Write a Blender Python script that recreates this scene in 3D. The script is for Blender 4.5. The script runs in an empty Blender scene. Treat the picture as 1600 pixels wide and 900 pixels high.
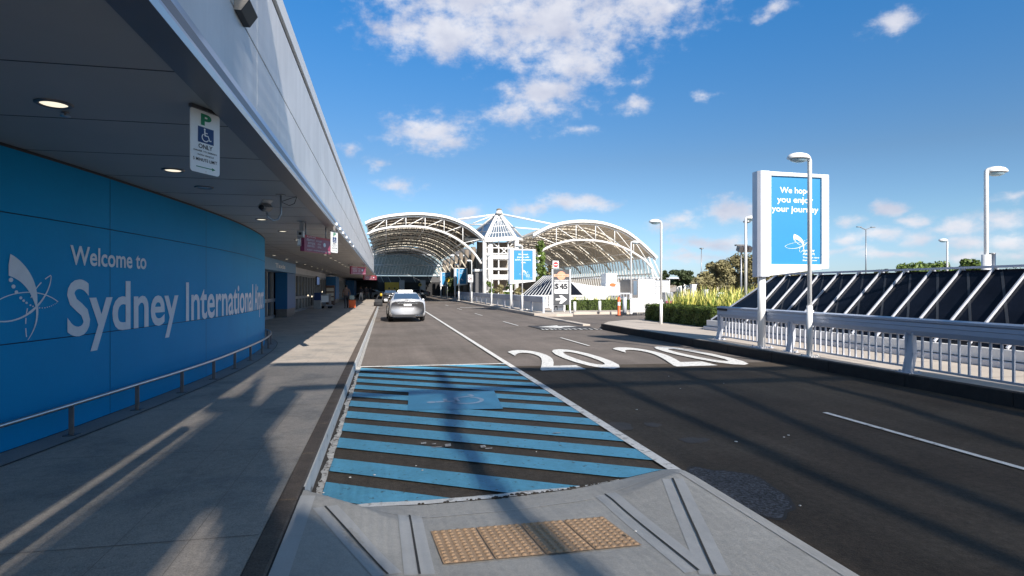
import bpy, math, random
from mathutils import Vector, Matrix
R = math.radians
F = 933.0
TC, TS = math.cos(R(12.0)), math.sin(R(12.0))
EYE = 1.68
S = bpy.context.scene
COL = S.collection
rng = random.Random(7)

# ------------------------------------------------------------------ camera
cam_d = bpy.data.cameras.new("camera"); cam = bpy.data.objects.new("camera", cam_d); COL.objects.link(cam)
cam.location = (0, 0, EYE); cam.rotation_euler = (R(90), 0, R(-12.0))
cam_d.sensor_width = 36; cam_d.lens = F/1600*36; cam_d.clip_start = 0.05; cam_d.clip_end = 6000
S.camera = cam

# ------------------------------------------------------------------ light
SUNV = Vector((0.43, -1.50, 1.0)).normalized()          # towards the sun
sun_el = math.asin(SUNV.z); sun_az = math.atan2(SUNV.x, SUNV.y)
sd = bpy.data.lights.new("sun", 'SUN'); sd.energy = 5.0; sd.angle = R(0.53); sd.color = (1.0, 0.93, 0.84)
so = bpy.data.objects.new("sun", sd); COL.objects.link(so)
so.rotation_euler = (-SUNV).to_track_quat('-Z', 'Y').to_euler()
so.location = (0, 0, 40)
S.view_settings.view_transform = 'Standard'; S.view_settings.look = 'None'
S.view_settings.gamma = 1.0; S.view_settings.use_curve_mapping = False
S.view_settings.exposure = 0.55
S.cycles.max_bounces = 6; S.cycles.diffuse_bounces = 3; S.cycles.glossy_bounces = 3
S.cycles.transmission_bounces = 4; S.cycles.transparent_max_bounces = 8
S.cycles.use_denoising = True
S.cycles.sample_clamp_indirect = 4

def blob(px, py, rx, ry):
    """a cloud given by azimuth / elevation (radians) of its centre and its two radii"""
    u = (px-800)/F
    az = math.atan(u) + R(12.0)
    el = math.atan((450-py)/F/math.sqrt(1+u*u))
    return az, el, rx/F/(1+u*u), ry/F/math.sqrt(1+u*u)

CLOUDS = [  # az, el and radii from positions in the picture, and softness weight
    (740, -20, 190, 75, 1.0), (700, 55, 130, 42, 1.0), (860, 30, 190, 70, .95), (1010, 5, 110, 55, .8), (900, 95, 90, 45, .85),
    (850, 150, 70, 42, .8), (800, 172, 62, 20, .75), (672, 208, 78, 34, .95), (625, 288, 38, 14, .65), (548, 231, 20, 9, .6),
    (585, 252, 18, 8, .55), (985, 164, 26, 12, .55), (1105, 146, 18, 9, .55), (1395, 40, 52, 20, .8), (1215, 12, 36, 12, .7),
    (1000, 128, 22, 12, .45), (915, 203, 24, 9, .5), (890, 320, 75, 15, .85), (733, 330, 26, 14, .8), (830, 330, 40, 12, .6),
    (1068, 340, 32, 18, .85), (1050, 350, 45, 12, .6), (1145, 325, 48, 24, .95), (1395, 325, 30, 15, .85), (1440, 338, 34, 12, .7),
    (1330, 345, 26, 10, .65), (1380, 365, 60, 13, .8), (1320, 372, 48, 12, .7), (1500, 358, 70, 16, .85), (1440, 368, 55, 14, .75),
    (1570, 345, 60, 14, .75), (1575, 380, 60, 15, .85), (1520, 382, 60, 12, .8), (1400, 398, 80, 9, .65), (1310, 392, 60, 8, .6),
    (1500, 402, 110, 8, .6), (1590, 310, 40, 10, .55), (1110, 378, 90, 12, .65), (1085, 400, 60, 9, .6), (1210, 372, 60, 12, .6), (1060, 395, 40, 8, .5)]

def build_world():
    w = bpy.data.worlds.new("World"); S.world = w; w.use_nodes = True
    nt = w.node_tree; N = nt.nodes; L = nt.links
    for n in list(N): N.remove(n)
    out = N.new('ShaderNodeOutputWorld'); bg = N.new('ShaderNodeBackground'); L.new(bg.outputs[0], out.inputs[0])
    bg.inputs[1].default_value = 0.10
    sky = N.new('ShaderNodeTexSky'); sky.sky_type = 'NISHITA'; sky.sun_disc = False
    sky.sun_elevation = sun_el; sky.sun_rotation = sun_az
    sky.altitude = 0; sky.air_density = 1.0; sky.dust_density = 0.3; sky.ozone_density = 2.6
    tc = N.new('ShaderNodeTexCoord'); sep = N.new('ShaderNodeSeparateXYZ'); L.new(tc.outputs['Generated'], sep.inputs[0])
    def M(op, a, b=None, c=None, clamp=False):
        n = N.new('ShaderNodeMath'); n.operation = op; n.use_clamp = clamp
        for i, v in enumerate((a, b, c)):
            if v is None: continue
            if isinstance(v, (int, float)): n.inputs[i].default_value = v
            else: L.new(v, n.inputs[i])
        return n.outputs[0]
    az = M('ARCTAN2', sep.outputs[0], sep.outputs[1]); el = M('ARCSINE', sep.outputs[2])
    comb = N.new('ShaderNodeCombineXYZ'); L.new(az, comb.inputs[0]); L.new(el, comb.inputs[1])
    # noise warp of the angles
    sc = N.new('ShaderNodeVectorMath'); sc.operation = 'MULTIPLY'; L.new(comb.outputs[0], sc.inputs[0]); sc.inputs[1].default_value = (1, 1.5, 1)
    wn = N.new('ShaderNodeTexNoise'); wn.inputs['Scale'].default_value = 11; wn.inputs['Detail'].default_value = 5; L.new(sc.outputs[0], wn.inputs['Vector'])
    ws = N.new('ShaderNodeVectorMath'); ws.operation = 'MULTIPLY_ADD'; L.new(wn.outputs['Color'], ws.inputs[0])
    ws.inputs[1].default_value = (.07, .045, 0); L.new(comb.outputs[0], ws.inputs[2])
    ws2 = N.new('ShaderNodeVectorMath'); ws2.operation = 'SUBTRACT'; L.new(ws.outputs[0], ws2.inputs[0]); ws2.inputs[1].default_value = (.035, .0225, 0)
    fld = None
    for (px, py, rx, ry, wt) in CLOUDS:
        a, e, ra, re = blob(px, py, rx, ry)
        sb = N.new('ShaderNodeVectorMath'); sb.operation = 'SUBTRACT'; L.new(ws2.outputs[0], sb.inputs[0]); sb.inputs[1].default_value = (a, e, 0)
        mu = N.new('ShaderNodeVectorMath'); mu.operation = 'MULTIPLY'; L.new(sb.outputs[0], mu.inputs[0]); mu.inputs[1].default_value = (1/ra, 1/re, 0)
        ln = N.new('ShaderNodeVectorMath'); ln.operation = 'LENGTH'; L.new(mu.outputs[0], ln.inputs[0])
        v = M('MULTIPLY_ADD', ln.outputs['Value'], -wt, wt)
        fld = v if fld is None else M('SMOOTH_MAX', fld, v, .15)
    n1 = N.new('ShaderNodeTexNoise'); n1.inputs['Scale'].default_value = 26; n1.inputs['Detail'].default_value = 9; n1.inputs['Roughness'].default_value = .62
    L.new(sc.outputs[0], n1.inputs['Vector'])
    nv = M('MULTIPLY_ADD', n1.outputs['Fac'], 1.95, -.91)
    tot = M('ADD', fld, nv)
    mr = N.new('ShaderNodeMapRange'); mr.interpolation_type = 'SMOOTHERSTEP'; L.new(tot, mr.inputs['Value'])
    mr.inputs['From Min'].default_value = -.20; mr.inputs['From Max'].default_value = .98
    dens = M('MULTIPLY', mr.outputs[0], .90)
    # sky tint
    hs = N.new('ShaderNodeHueSaturation'); hs.inputs['Saturation'].default_value = 1.18; hs.inputs['Value'].default_value = 1.0
    L.new(sky.outputs[0], hs.inputs['Color'])
    tr = N.new('ShaderNodeValToRGB'); e_ = tr.color_ramp.elements
    for k_, (p_, c_) in enumerate(((0., (.60, .76, 1.22)), (.10, (.70, .80, .93)), (.20, (.69, .74, .80)), (.42, (.44, .92, 1.14)), (.62, (.95, .86, .74)), (.85, (1.0, .86, .70)))):
        el_ = e_[k_] if k_ < 2 else e_.new(p_); el_.position = p_; el_.color = (*c_, 1)
    L.new(sep.outputs[2], tr.inputs[0])
    tm = N.new('ShaderNodeVectorMath'); tm.operation = 'MULTIPLY'; L.new(hs.outputs[0], tm.inputs[0]); L.new(tr.outputs[0], tm.inputs[1])
    # cloud shade: sunlit top, greyer base, varied by noise
    n2 = N.new('ShaderNodeTexNoise'); n2.inputs['Scale'].default_value = 14; n2.inputs['Detail'].default_value = 4
    L.new(sc.outputs[0], n2.inputs['Vector'])
    cr = N.new('ShaderNodeMix'); cr.data_type = 'RGBA'
    cr.inputs[6].default_value = (4.0, 4.2, 5.1, 1); cr.inputs[7].default_value = (6.5, 6.45, 6.7, 1)
    f2 = M('MULTIPLY_ADD', n2.outputs['Fac'], 2.2, -.6, True); L.new(f2, cr.inputs[0])
    mx = N.new('ShaderNodeMix'); mx.data_type = 'RGBA'; L.new(dens, mx.inputs[0]); L.new(tm.outputs[0], mx.inputs[6]); L.new(cr.outputs[2], mx.inputs[7])
    L.new(mx.outputs[2], bg.inputs[0])
build_world()

# ------------------------------------------------------------------ picture -> place helpers (points on real planes)
def P(px, py, z=0.0):
    d = F*(EYE-z)/(py-450); u = (px-800)/F
    return Vector((d*(u*TC+TS), d*(TC-u*TS), z))
def PY(px, py, Y):
    u = (px-800)/F; d = Y/(TC-u*TS)
    return Vector((d*(u*TC+TS), Y, EYE+(450-py)/F*d))
def PX(px, py, X):
    u = (px-800)/F; d = X/(u*TC+TS)
    return Vector((X, d*(TC-u*TS), EYE+(450-py)/F*d))

# ------------------------------------------------------------------ materials
def mat(name, col, rough=.6, metal=0., var=.12, vscale=2.0, bump=0., bscale=40., fine=0., mid=0., streak=None, spec=.5, col2=None, c2scale=.6, c2thr=.5, c2w=.1, emit=None, estr=0, trans=0., alpha=1., coat=0., stretch=None):
    m = bpy.data.materials.new(name); m.use_nodes = True
    nt = m.node_tree; N = nt.nodes; L = nt.links; b = N['Principled BSDF']
    b.inputs['Roughness'].default_value = rough; b.inputs['Metallic'].default_value = metal
    b.inputs['Specular IOR Level'].default_value = spec
    b.inputs['Transmission Weight'].default_value = trans; b.inputs['Alpha'].default_value = alpha
    b.inputs['Coat Weight'].default_value = coat
    if emit: b.inputs['Emission Color'].default_value = (*emit, 1); b.inputs['Emission Strength'].default_value = estr
    geo = N.new('ShaderNodeNewGeometry')
    vec = geo.outputs['Position']
    if stretch:
        mp = N.new('ShaderNodeVectorMath'); mp.operation = 'MULTIPLY'; L.new(vec, mp.inputs[0]); mp.inputs[1].default_value = stretch; vec = mp.outputs[0]
    def noise(sc, det=4, ro=.55):
        n = N.new('ShaderNodeTexNoise'); n.inputs['Scale'].default_value = sc; n.inputs['Detail'].default_value = det; n.inputs['Roughness'].default_value = ro
        L.new(vec, n.inputs['Vector']); return n.outputs['Fac']
    base = None
    if col2:
        mr = N.new('ShaderNodeMapRange'); mr.interpolation_type = 'SMOOTHSTEP'; L.new(noise(c2scale, 6, .6), mr.inputs[0])
        mr.inputs[1].default_value = c2thr-c2w; mr.inputs[2].default_value = c2thr+c2w
        mx = N.new('ShaderNodeMix'); mx.data_type = 'RGBA'; L.new(mr.outputs[0], mx.inputs[0])
        mx.inputs[6].default_value = (*col, 1); mx.inputs[7].default_value = (*col2, 1); base = mx.outputs[2]
    def scale_by(base, fac, amt):
        mr = N.new('ShaderNodeMapRange'); L.new(fac, mr.inputs[0]); mr.inputs[1].default_value = .25; mr.inputs[2].default_value = .75
        mr.inputs[3].default_value = 1-amt; mr.inputs[4].default_value = 1+amt
        vm = N.new('ShaderNodeVectorMath'); vm.operation = 'SCALE'
        if base is None: vm.inputs[0].default_value = col
        else: L.new(base, vm.inputs[0])
        L.new(mr.outputs[0], vm.inputs['Scale']); return vm.outputs[0]
    if var: base = scale_by(base, noise(vscale, 5, .6), var)
    if streak:      # (scale vector, amount): wheel tracks on a road, drip lines on a wall
        sm = N.new('ShaderNodeVectorMath'); sm.operation = 'MULTIPLY'; L.new(geo.outputs['Position'], sm.inputs[0]); sm.inputs[1].default_value = streak[0]
        sn = N.new('ShaderNodeTexNoise'); sn.inputs['Scale'].default_value = 1; sn.inputs['Detail'].default_value = 5; sn.inputs['Roughness'].default_value = .65
        L.new(sm.outputs[0], sn.inputs['Vector']); base = scale_by(base, sn.outputs['Fac'], streak[1])
    if mid: base = scale_by(base, noise(17, 3, .7), mid)
    if fine: base = scale_by(base, noise(bscale*2.2, 2, .5), fine)
    if base is None: b.inputs['Base Color'].default_value = (*col, 1)
    else: L.new(base, b.inputs['Base Color'])
    if bump:
        bp = N.new('ShaderNodeBump'); bp.inputs['Strength'].default_value = bump; bp.inputs['Distance'].default_value = .02
        L.new(noise(bscale, 3), bp.inputs['Height']); L.new(bp.outputs[0], b.inputs['Normal'])
    return m

MT = {}
def MM(k, *a, **kw): MT[k] = mat(k, *a, **kw); return MT[k]
MM('asphalt', (.182, .155, .138), .92, var=.16, vscale=.9, bump=.35, bscale=60, fine=.35, spec=.25, col2=(.15, .13, .115), c2scale=.35, c2thr=.52, c2w=.12, mid=.16, streak=((2.2, .10, 1), .17))
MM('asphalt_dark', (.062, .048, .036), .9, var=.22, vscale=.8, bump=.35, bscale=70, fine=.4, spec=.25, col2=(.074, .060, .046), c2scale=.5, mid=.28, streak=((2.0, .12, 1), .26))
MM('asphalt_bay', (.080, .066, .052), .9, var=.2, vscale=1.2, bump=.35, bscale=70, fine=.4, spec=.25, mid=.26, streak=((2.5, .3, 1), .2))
MM('brace_dark', (.035, .04, .05), .6, var=0)
MM('asphalt_patch', (.05, .05, .055), .9, var=.1, bump=.3, fine=.5, bscale=70)
MM('oil', (.082, .088, .105), .8, var=.25, vscale=5, bump=.6, bscale=110, fine=.7, spec=.3, col2=(.035, .034, .036), c2scale=38, c2thr=.50, c2w=.06, mid=.3)
MM('stain', (.065, .056, .05), .8, var=.2, vscale=6, fine=.3)
MM('paint_white', (.74, .73, .70), .7, var=.1, vscale=6, col2=(.36, .35, .33), c2scale=11, c2thr=.60, c2w=.06, mid=.1, fine=.15, bscale=60)
MM('paint_worn', (.42, .41, .39), .8, var=.2, vscale=9, col2=(.16, .15, .14), c2scale=30, c2thr=.56, c2w=.05, fine=.3)
MM('paint_blue', (.105, .37, .54), .6, var=.15, vscale=1.6, bump=.12, bscale=60, fine=.1, col2=(.07, .16, .21), c2scale=15, c2thr=.635, c2w=.035, mid=.12, streak=((2.2, .3, 1), .14))
MM('paint_blue_square', (.065, .28, .46), .6, var=.16, vscale=3, bump=.12, bscale=60, fine=.1)
MM('paint_faded', (.30, .42, .56), .7, var=.15, vscale=7)
MM('concrete_far', (.52, .455, .39), .9, var=.1, vscale=.8, fine=.12, bump=.12)
MM('concrete_ramp', (.46, .44, .405), .85, var=.10, vscale=1.3, bump=.16, bscale=50, fine=.12, col2=(.40, .385, .36), c2scale=2.2, c2thr=.6, mid=.10)
MM('concrete_smooth', (.51, .505, .49), .7, var=.08, vscale=4, fine=.05)
MM('groove', (.05, .048, .045), .9, var=.2)
MM('kerb_white', (.68, .67, .64), .75, var=.14, vscale=5, col2=(.2, .18, .16), c2scale=9, c2thr=.64, c2w=.05)
MM('kerb_dark', (.125, .098, .078), .85, var=.3, vscale=6, bump=.3, fine=.35)
MM('kerb_side', (.036, .031, .029), .9, var=.25, vscale=5, bump=.3)
MM('dirt', (.05, .042, .034), .95, var=.4, vscale=20, bump=.1, fine=.3)
MM('tactile', (.55, .36, .215), .75, var=.12, vscale=7, fine=.1)
MM('white', (.80, .79, .77), .45, var=.04, vscale=2)
MM('white_sheet', (.74, .75, .76), .4, var=.04)
MM('white_rail', (.58, .60, .66), .4, metal=.15, var=.07, vscale=3)
MM('rail_band', (.42, .46, .55), .42, metal=.2, var=.06, vscale=2)
MM('grey_metal', (.34, .35, .37), .4, metal=.6, var=.1)
MM('steel', (.55, .56, .58), .28, metal=1., var=.1, vscale=6)
MM('steel_dark', (.20, .19, .19), .45, metal=.8, var=.2, vscale=8)
MM('dark', (.025, .026, .03), .6, var=.2)
MM('black', (.008, .008, .01), .5, var=0)
MM('blue_wall', (.0005, .28, .56), .55, var=.06, vscale=.8, fine=.03, bscale=30, spec=.10, mid=.02)
MM('blue_panel', (.010, .13, .33), .4, var=.06)
MM('blue_light', (.17, .36, .58), .4, var=.06)
MM('letter', (.80, .77, .80), .7, var=.06, vscale=10)
MM('soffit', (.36, .345, .33), .5, metal=.0, var=.05, vscale=1.2, spec=.4)
MM('soffit_joint', (.05, .05, .052), .7, var=0)
MM('lip', (.16, .16, .17), .4, metal=.5, var=.08)
MM('flashing', (.42, .50, .60), .3, metal=.8, var=.05)
MM('fascia', (.72, .72, .73), .45, metal=.15, var=.05, vscale=1.1, col2=(.66, .66, .67), c2scale=.9, streak=((1, 5, .25), .07))
MM('glass_dark', (.010, .013, .022), .10, var=.5, vscale=.7, spec=.10)
MM('glass_shop', (.02, .022, .026), .08, var=.3, vscale=1.1, spec=.6)
MM('glass_green', (.55, .70, .70), .2, var=.12, vscale=.8, spec=.6, alpha=.35)
MM('glass_blue', (.10, .14, .19), .12, var=.3, vscale=.6, spec=.7)
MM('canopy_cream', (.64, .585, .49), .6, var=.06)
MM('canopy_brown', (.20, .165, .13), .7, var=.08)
MM('poster', (.022, .235, .48), .45, var=.03)
MM('poster_dim', (.01, .22, .50), .35, var=.03)
MM('sign_white', (.82, .82, .82), .45, var=.02)
MM('sign_green', (.01, .22, .10), .5, var=0)
MM('sign_navy', (.012, .045, .16), .5, var=0)
MM('sign_grey', (.055, .058, .065), .5, var=.05)
MM('ink', (.02, .02, .025), .6, var=0)
MM('red', (.45, .012, .02), .45, var=.05)
MM('red_sign', (.30, .03, .06), .4, var=.05)
MM('maroon', (.30, .045, .10), .4, var=.08)
MM('orange', (.75, .13, .03), .5, var=.05)
MM('salmon', (.78, .33, .20), .5, var=.05)
MM('yellow', (.50, .34, .02), .5, var=.12, vscale=2)
MM('back_wall', (.10, .10, .105), .85, var=.15, vscale=.4)
MM('slot_white', (.75, .74, .68), .6, var=0)
MM('car_silver', (.66, .67, .70), .32, metal=.35, var=0, coat=.6)
MM('car_grey', (.12, .125, .135), .3, metal=.6, var=0, coat=.5)
MM('car_white', (.7, .7, .7), .3, var=0, coat=.5)
MM('rubber', (.018, .018, .02), .8, var=0)
MM('chrome', (.7, .7, .72), .12, metal=1., var=0)
MM('tail_red', (.50, .01, .02), .2, var=0, coat=.6)
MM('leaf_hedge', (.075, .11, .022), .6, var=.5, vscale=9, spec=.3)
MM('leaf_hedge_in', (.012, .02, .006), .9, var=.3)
MM('leaf_tree', (.055, .075, .028), .7, var=.5, vscale=1.1)
MM('leaf_olive', (.24, .21, .10), .7, var=.45, vscale=.8)
MM('leaf_bright', (.13, .19, .04), .6, var=.45, vscale=1.0)
MM('flax', (.80, .74, .20), .5, var=.35, vscale=7)
MM('flax_green', (.16, .25, .04), .5, var=.35, vscale=7)
MM('bark', (.10, .08, .06), .9, var=.3, vscale=6)
MM('grass', (.10, .11, .05), .95, var=.3, vscale=.2)
MM('skin', (.42, .25, .18), .6, var=0)
MM('cloth_dark', (.03, .03, .04), .8, var=.2)
MM('cloth_white', (.6, .6, .6), .8, var=.1)
MM('cloth_brown', (.16, .10, .08), .8, var=.2)
MM('lens', (.6, .6, .55), .3, var=0, emit=(1.0, .90, .68), estr=.75)
MM('lens_off', (.35, .38, .40), .12, var=.1, vscale=30, spec=.7)
MM('lamp_lens', (.35, .52, .62), .15, var=.1, vscale=20, spec=.7)
MM('screen', (.02, .03, .05), .2, var=0, emit=(.25, .4, .8), estr=.2)
MM('shop_light', (.8, .8, .7), .4, var=0, emit=(1, .85, .6), estr=1.5)

# ------------------------------------------------------------------ mesh building
def wloc(o):
    v = Vector((0, 0, 0))
    while o: v += o.location; o = o.parent
    return v
def tag(o, label=None, cat=None, group=None, kind=None):
    if label: o['label'] = label
    if cat: o['category'] = cat
    if group: o['group'] = group
    if kind: o['kind'] = kind
    return o
def thing(name, label, cat, loc=(0, 0, 0), group=None, kind=None):
    o = bpy.data.objects.new(name, None); COL.objects.link(o); o.location = loc; o.empty_display_size = .2
    return tag(o, label, cat, group, kind)
class MB:
    def __init__(s): s.v = []; s.f = []; s.mi = []; s.sm = []; s.cur = 0; s.smooth = False; s.uv = None
    def m(s, i): s.cur = i; return s
    def add(s, vs, fs):
        o = len(s.v); s.v += [tuple(x) for x in vs]
        for f in fs: s.f.append([i+o for i in f]); s.mi.append(s.cur); s.sm.append(s.smooth)
        return s
    def box(s, x0, y0, z0, x1, y1, z1):
        x0, x1 = min(x0, x1), max(x0, x1); y0, y1 = min(y0, y1), max(y0, y1); z0, z1 = min(z0, z1), max(z0, z1)
        return s.add([(x0,y0,z0),(x1,y0,z0),(x1,y1,z0),(x0,y1,z0),(x0,y0,z1),(x1,y0,z1),(x1,y1,z1),(x0,y1,z1)],
                     [(0,3,2,1),(4,5,6,7),(0,1,5,4),(1,2,6,5),(2,3,7,6),(3,0,4,7)])
    def obox(s, c, sz, rot):
        hx, hy, hz = sz[0]/2, sz[1]/2, sz[2]/2; c = Vector(c)
        vs = [c + rot @ Vector((a*hx, b*hy, d*hz)) for d in (-1, 1) for a, b in ((-1,-1),(1,-1),(1,1),(-1,1))]
        return s.add(vs, [(0,3,2,1),(4,5,6,7),(0,1,5,4),(1,2,6,5),(2,3,7,6),(3,0,4,7)])
    def bar(s, p, q, w, h, up=(0, 0, 1)):
        p = Vector(p); q = Vector(q); d = (q-p); ln = d.length
        if ln < 1e-6: return s
        d.normalize(); up = Vector(up)
        if abs(d.dot(up)) > .99: up = Vector((0, 1, 0))
        x = d.cross(up).normalized(); y = x.cross(d).normalized()
        rot = Matrix((x, d, y)).transposed()
        return s.obox((p+q)/2, (w, ln, h), rot)
    def tube(s, pts, r, n=8, cap=True, r2=None):
        pts = [Vector(p) for p in pts]; k = len(pts); vs = []; fs = []
        up = None
        for i, p in enumerate(pts):
            if i == 0: d = pts[1]-pts[0]
            elif i == k-1: d = pts[-1]-pts[-2]
            else: d = (pts[i+1]-p).normalized() + (p-pts[i-1]).normalized()
            d.normalize()
            if up is None:
                up = Vector((0, 0, 1)) if abs(d.z) < .9 else Vector((1, 0, 0))
            x = d.cross(up).normalized(); y = x.cross(d).normalized(); up = y
            rr = r if r2 is None else r + (r2-r)*i/(k-1)
            for j in range(n):
                a = 2*math.pi*j/n; vs.append(p + (x*math.cos(a)+y*math.sin(a))*rr)
        for i in range(k-1):
            for j in range(n):
                a = i*n+j; b = i*n+(j+1) % n; fs.append((a, b, b+n, a+n))
        if cap: fs.append(tuple(range(n-1, -1, -1))); fs.append(tuple((k-1)*n+j for j in range(n)))
        old = s.smooth; s.smooth = True; s.add(vs, fs); s.smooth = old
        return s
    def cyl(s, c, r, h, n=16, r2=None): return s.tube([c, (c[0], c[1], c[2]+h)], r, n, True, r2)
    def lathe(s, c, prof, n=20, sx=1, sy=1):
        vs = []; fs = []; k = len(prof)
        for (r, z) in prof:
            for j in range(n):
                a = 2*math.pi*j/n; vs.append((c[0]+r*sx*math.cos(a), c[1]+r*sy*math.sin(a), c[2]+z))
        for i in range(k-1):
            for j in range(n):
                a = i*n+j; b = i*n+(j+1) % n; fs.append((a, b, b+n, a+n))
        old = s.smooth; s.smooth = True; s.add(vs, fs); s.smooth = old
        return s
    def poly(s, pts): return s.add(pts, [tuple(range(len(pts)))])
    def prism(s, pts, ext):
        n = len(pts); pts = [Vector(p) for p in pts]; e = Vector(ext)
        return s.add(pts+[p+e for p in pts], [tuple(range(n-1, -1, -1)), tuple(range(n, 2*n))] + [(i, (i+1) % n, n+(i+1) % n, n+i) for i in range(n)])
    def build(s, name, mats, parent=None, bevel=0, world=True):
        if not isinstance(mats, (list, tuple)): mats = [mats]
        me = bpy.data.meshes.new(name)
        if not s.v: s.v = [(0, 0, 0)]
        if parent is not None: off = wloc(parent) if world else Vector((0, 0, 0))
        else:
            xs = [v[0] for v in s.v]; ys = [v[1] for v in s.v]; zs = [v[2] for v in s.v]
            off = Vector(((min(xs)+max(xs))/2, (min(ys)+max(ys))/2, min(zs)))
        me.from_pydata([(v[0]-off.x, v[1]-off.y, v[2]-off.z) for v in s.v], [], s.f)
        for m in mats: me.materials.append(MT[m] if isinstance(m, str) else m)
        me.polygons.foreach_set('material_index', s.mi); me.polygons.foreach_set('use_smooth', s.sm)
        me.update()
        o = bpy.data.objects.new(name, me); COL.objects.link(o)
        if parent is not None: o.parent = parent
        else: o.location = off
        if bevel:
            b = o.modifiers.new('bevel', 'BEVEL'); b.width = bevel; b.segments = 2; b.limit_method = 'ANGLE'; b.angle_limit = R(40)
        return o
def structure(mb, name, mats, bevel=0): return tag(mb.build(name, mats, bevel=bevel), kind='structure')
def copy_tree(o, parent=None):
    c = o.copy(); COL.objects.link(c)
    if parent is not None: c.parent = parent
    for ch in list(o.children): copy_tree(ch, c)
    return c

# ------------------------------------------------------------------ lettering
def text_geo(txt, bold=0., shear=0.):
    cu = bpy.data.curves.new('lettering', 'FONT'); cu.body = txt; cu.size = 1; cu.offset = bold; cu.shear = shear; cu.resolution_u = 4
    ob = bpy.data.objects.new('lettering', cu); COL.objects.link(ob)
    dg = bpy.context.evaluated_depsgraph_get(); dg.update()
    me = ob.evaluated_get(dg).to_mesh()
    vs = [v.co.copy() for v in me.vertices]; fs = [tuple(p.vertices) for p in me.polygons]
    ob.evaluated_get(dg).to_mesh_clear()
    bpy.data.objects.remove(ob); bpy.data.curves.remove(cu)
    return vs, fs
def put_text(mb, txt, fn, x0, x1, y0, y1, bold=.0, keep=None):
    """fit the lettering to the box x0..x1 (run) by y0..y1 (height of the tall letters), fn maps (x,y) to a point"""
    vs, fs = text_geo(txt, bold)
    if not vs: return
    ax = min(v.x for v in vs); bx = max(v.x for v in vs)
    ref, _ = text_geo(keep or 'H', bold); ay = min(v.y for v in ref); by = max(v.y for v in ref)
    out = [fn(x0+(v.x-ax)/(bx-ax)*(x1-x0), y0+(v.y-ay)/(by-ay)*(y1-y0)) for v in vs]
    mb.add(out, fs)
def stroke2d(pts, w):
    """2D stroke as quads; w constant or list"""
    n = len(pts); q = []
    L = []; Rr = []
    for i in range(n):
        a = pts[max(i-1, 0)]; b = pts[min(i+1, n-1)]
        dx, dy = b[0]-a[0], b[1]-a[1]; l = math.hypot(dx, dy) or 1
        ww = (w[i] if isinstance(w, (list, tuple)) else w)/2
        L.append((pts[i][0]-dy/l*ww, pts[i][1]+dx/l*ww)); Rr.append((pts[i][0]+dy/l*ww, pts[i][1]-dx/l*ww))
    return [(L[i], Rr[i], Rr[i+1], L[i+1]) for i in range(n-1)]
def disc2d(cx, cy, r, n=16): return [(cx+r*math.cos(2*math.pi*i/n), cy+r*math.sin(2*math.pi*i/n)) for i in range(n)]
def wheelchair(mb, fn):
    """access symbol in the unit square"""
    def q(polys):
        for p in polys: mb.poly([fn(*c) for c in p])
    q([disc2d(.38, .90, .075)])
    q(stroke2d([(.38, .82), (.40, .48)], .10))
    q(stroke2d([(.39, .66), (.62, .66)], .065))
    q(stroke2d([(.37, .47), (.66, .47), (.80, .16), (.93, .20)], .085))
    arc = [(.44+.27*math.cos(a), .33+.27*math.sin(a)) for a in [R(t) for t in range(125, 350, 15)]]
    q(stroke2d(arc, .07))
def bez(p0, p1, p2, p3, n=14):
    o = []
    for i in range(n+1):
        t = i/n; a = (1-t)**3; b = 3*t*(1-t)**2; c = 3*t*t*(1-t); d = t**3
        o.append((a*p0[0]+b*p1[0]+c*p2[0]+d*p3[0], a*p0[1]+b*p1[1]+c*p2[1]+d*p3[1]))
    return o
def emblem(mb, fn):
    """petal emblem traced in zoom coordinates (582 x 900, y down) mapped to the unit square by fn"""
    def T(p): return fn(p[0]/900., 1-p[1]/900.)
    def q(polys):
        for p in polys: mb.poly([T(c) for c in p])
    # big petal
    outer = bez((80, 88), (200, 150), (330, 320), (300, 530)); inner = bez((66, 268), (170, 300), (245, 380), (288, 520))
    for i in range(14): q([[outer[i], outer[i+1], inner[i+1], inner[i]]])
    q([[(80, 88), (66, 180), (66, 268)]])
    q(stroke2d(bez((300, 520), (312, 640), (280, 720), (225, 800)), [20-16*i/14 for i in range(15)]))
    q(stroke2d(bez((-130, 560), (-90, 690), (130, 660), (240, 575), 14), [6+10*i/14 for i in range(15)]))
    q(stroke2d(bez((235, 578), (330, 510), (415, 390), (418, 270), 14), [20-14*i/14 for i in range(15)]))
    q(stroke2d(bez((-130, 560), (30, 380), (330, 360), (475, 485), 18), 8))
    for t0, t1 in ((0, .12), (.18, .3), (.36, .46), (.6, .68), (.74, .82), (.86, .95)):
        b = bez((415, 265), (250, 360), (175, 560), (220, 812), 40); i0, i1 = int(t0*40), max(int(t1*40), int(t0*40)+1)
        q(stroke2d(b[i0:i1+1], 9))
    for x, y, r in ((85, 303, 19), (106, 358, 17), (130, 404, 15), (166, 452, 13), (190, 475, 11), (214, 493, 10), (246, 512, 8), (268, 522, 7), (322, 534, 6), (344, 535, 5.5), (366, 534, 5), (386, 529, 4.5), (404, 524, 4), (420, 518, 4), (435, 510, 3.5), (450, 502, 3.5), (463, 494, 3)):
        q([disc2d(x, y, r, 10)])
# ================================================================== SETTING
ZF = 0.20          # footway height above the road
KX, KR = -0.60, 8.70
g = MB(); g.poly([(-1500, -1500, -.06), (1500, -1500, -.06), (1500, 2500, -.06), (-1500, 2500, -.06)]); structure(g, 'ground', 'grass')
g = MB(); g.poly([(-3, -40, -.02), (KR+.3, -40, -.02), (KR+.3, 200, -.02), (-3, 200, -.02)]); structure(g, 'road', 'asphalt')
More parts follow.
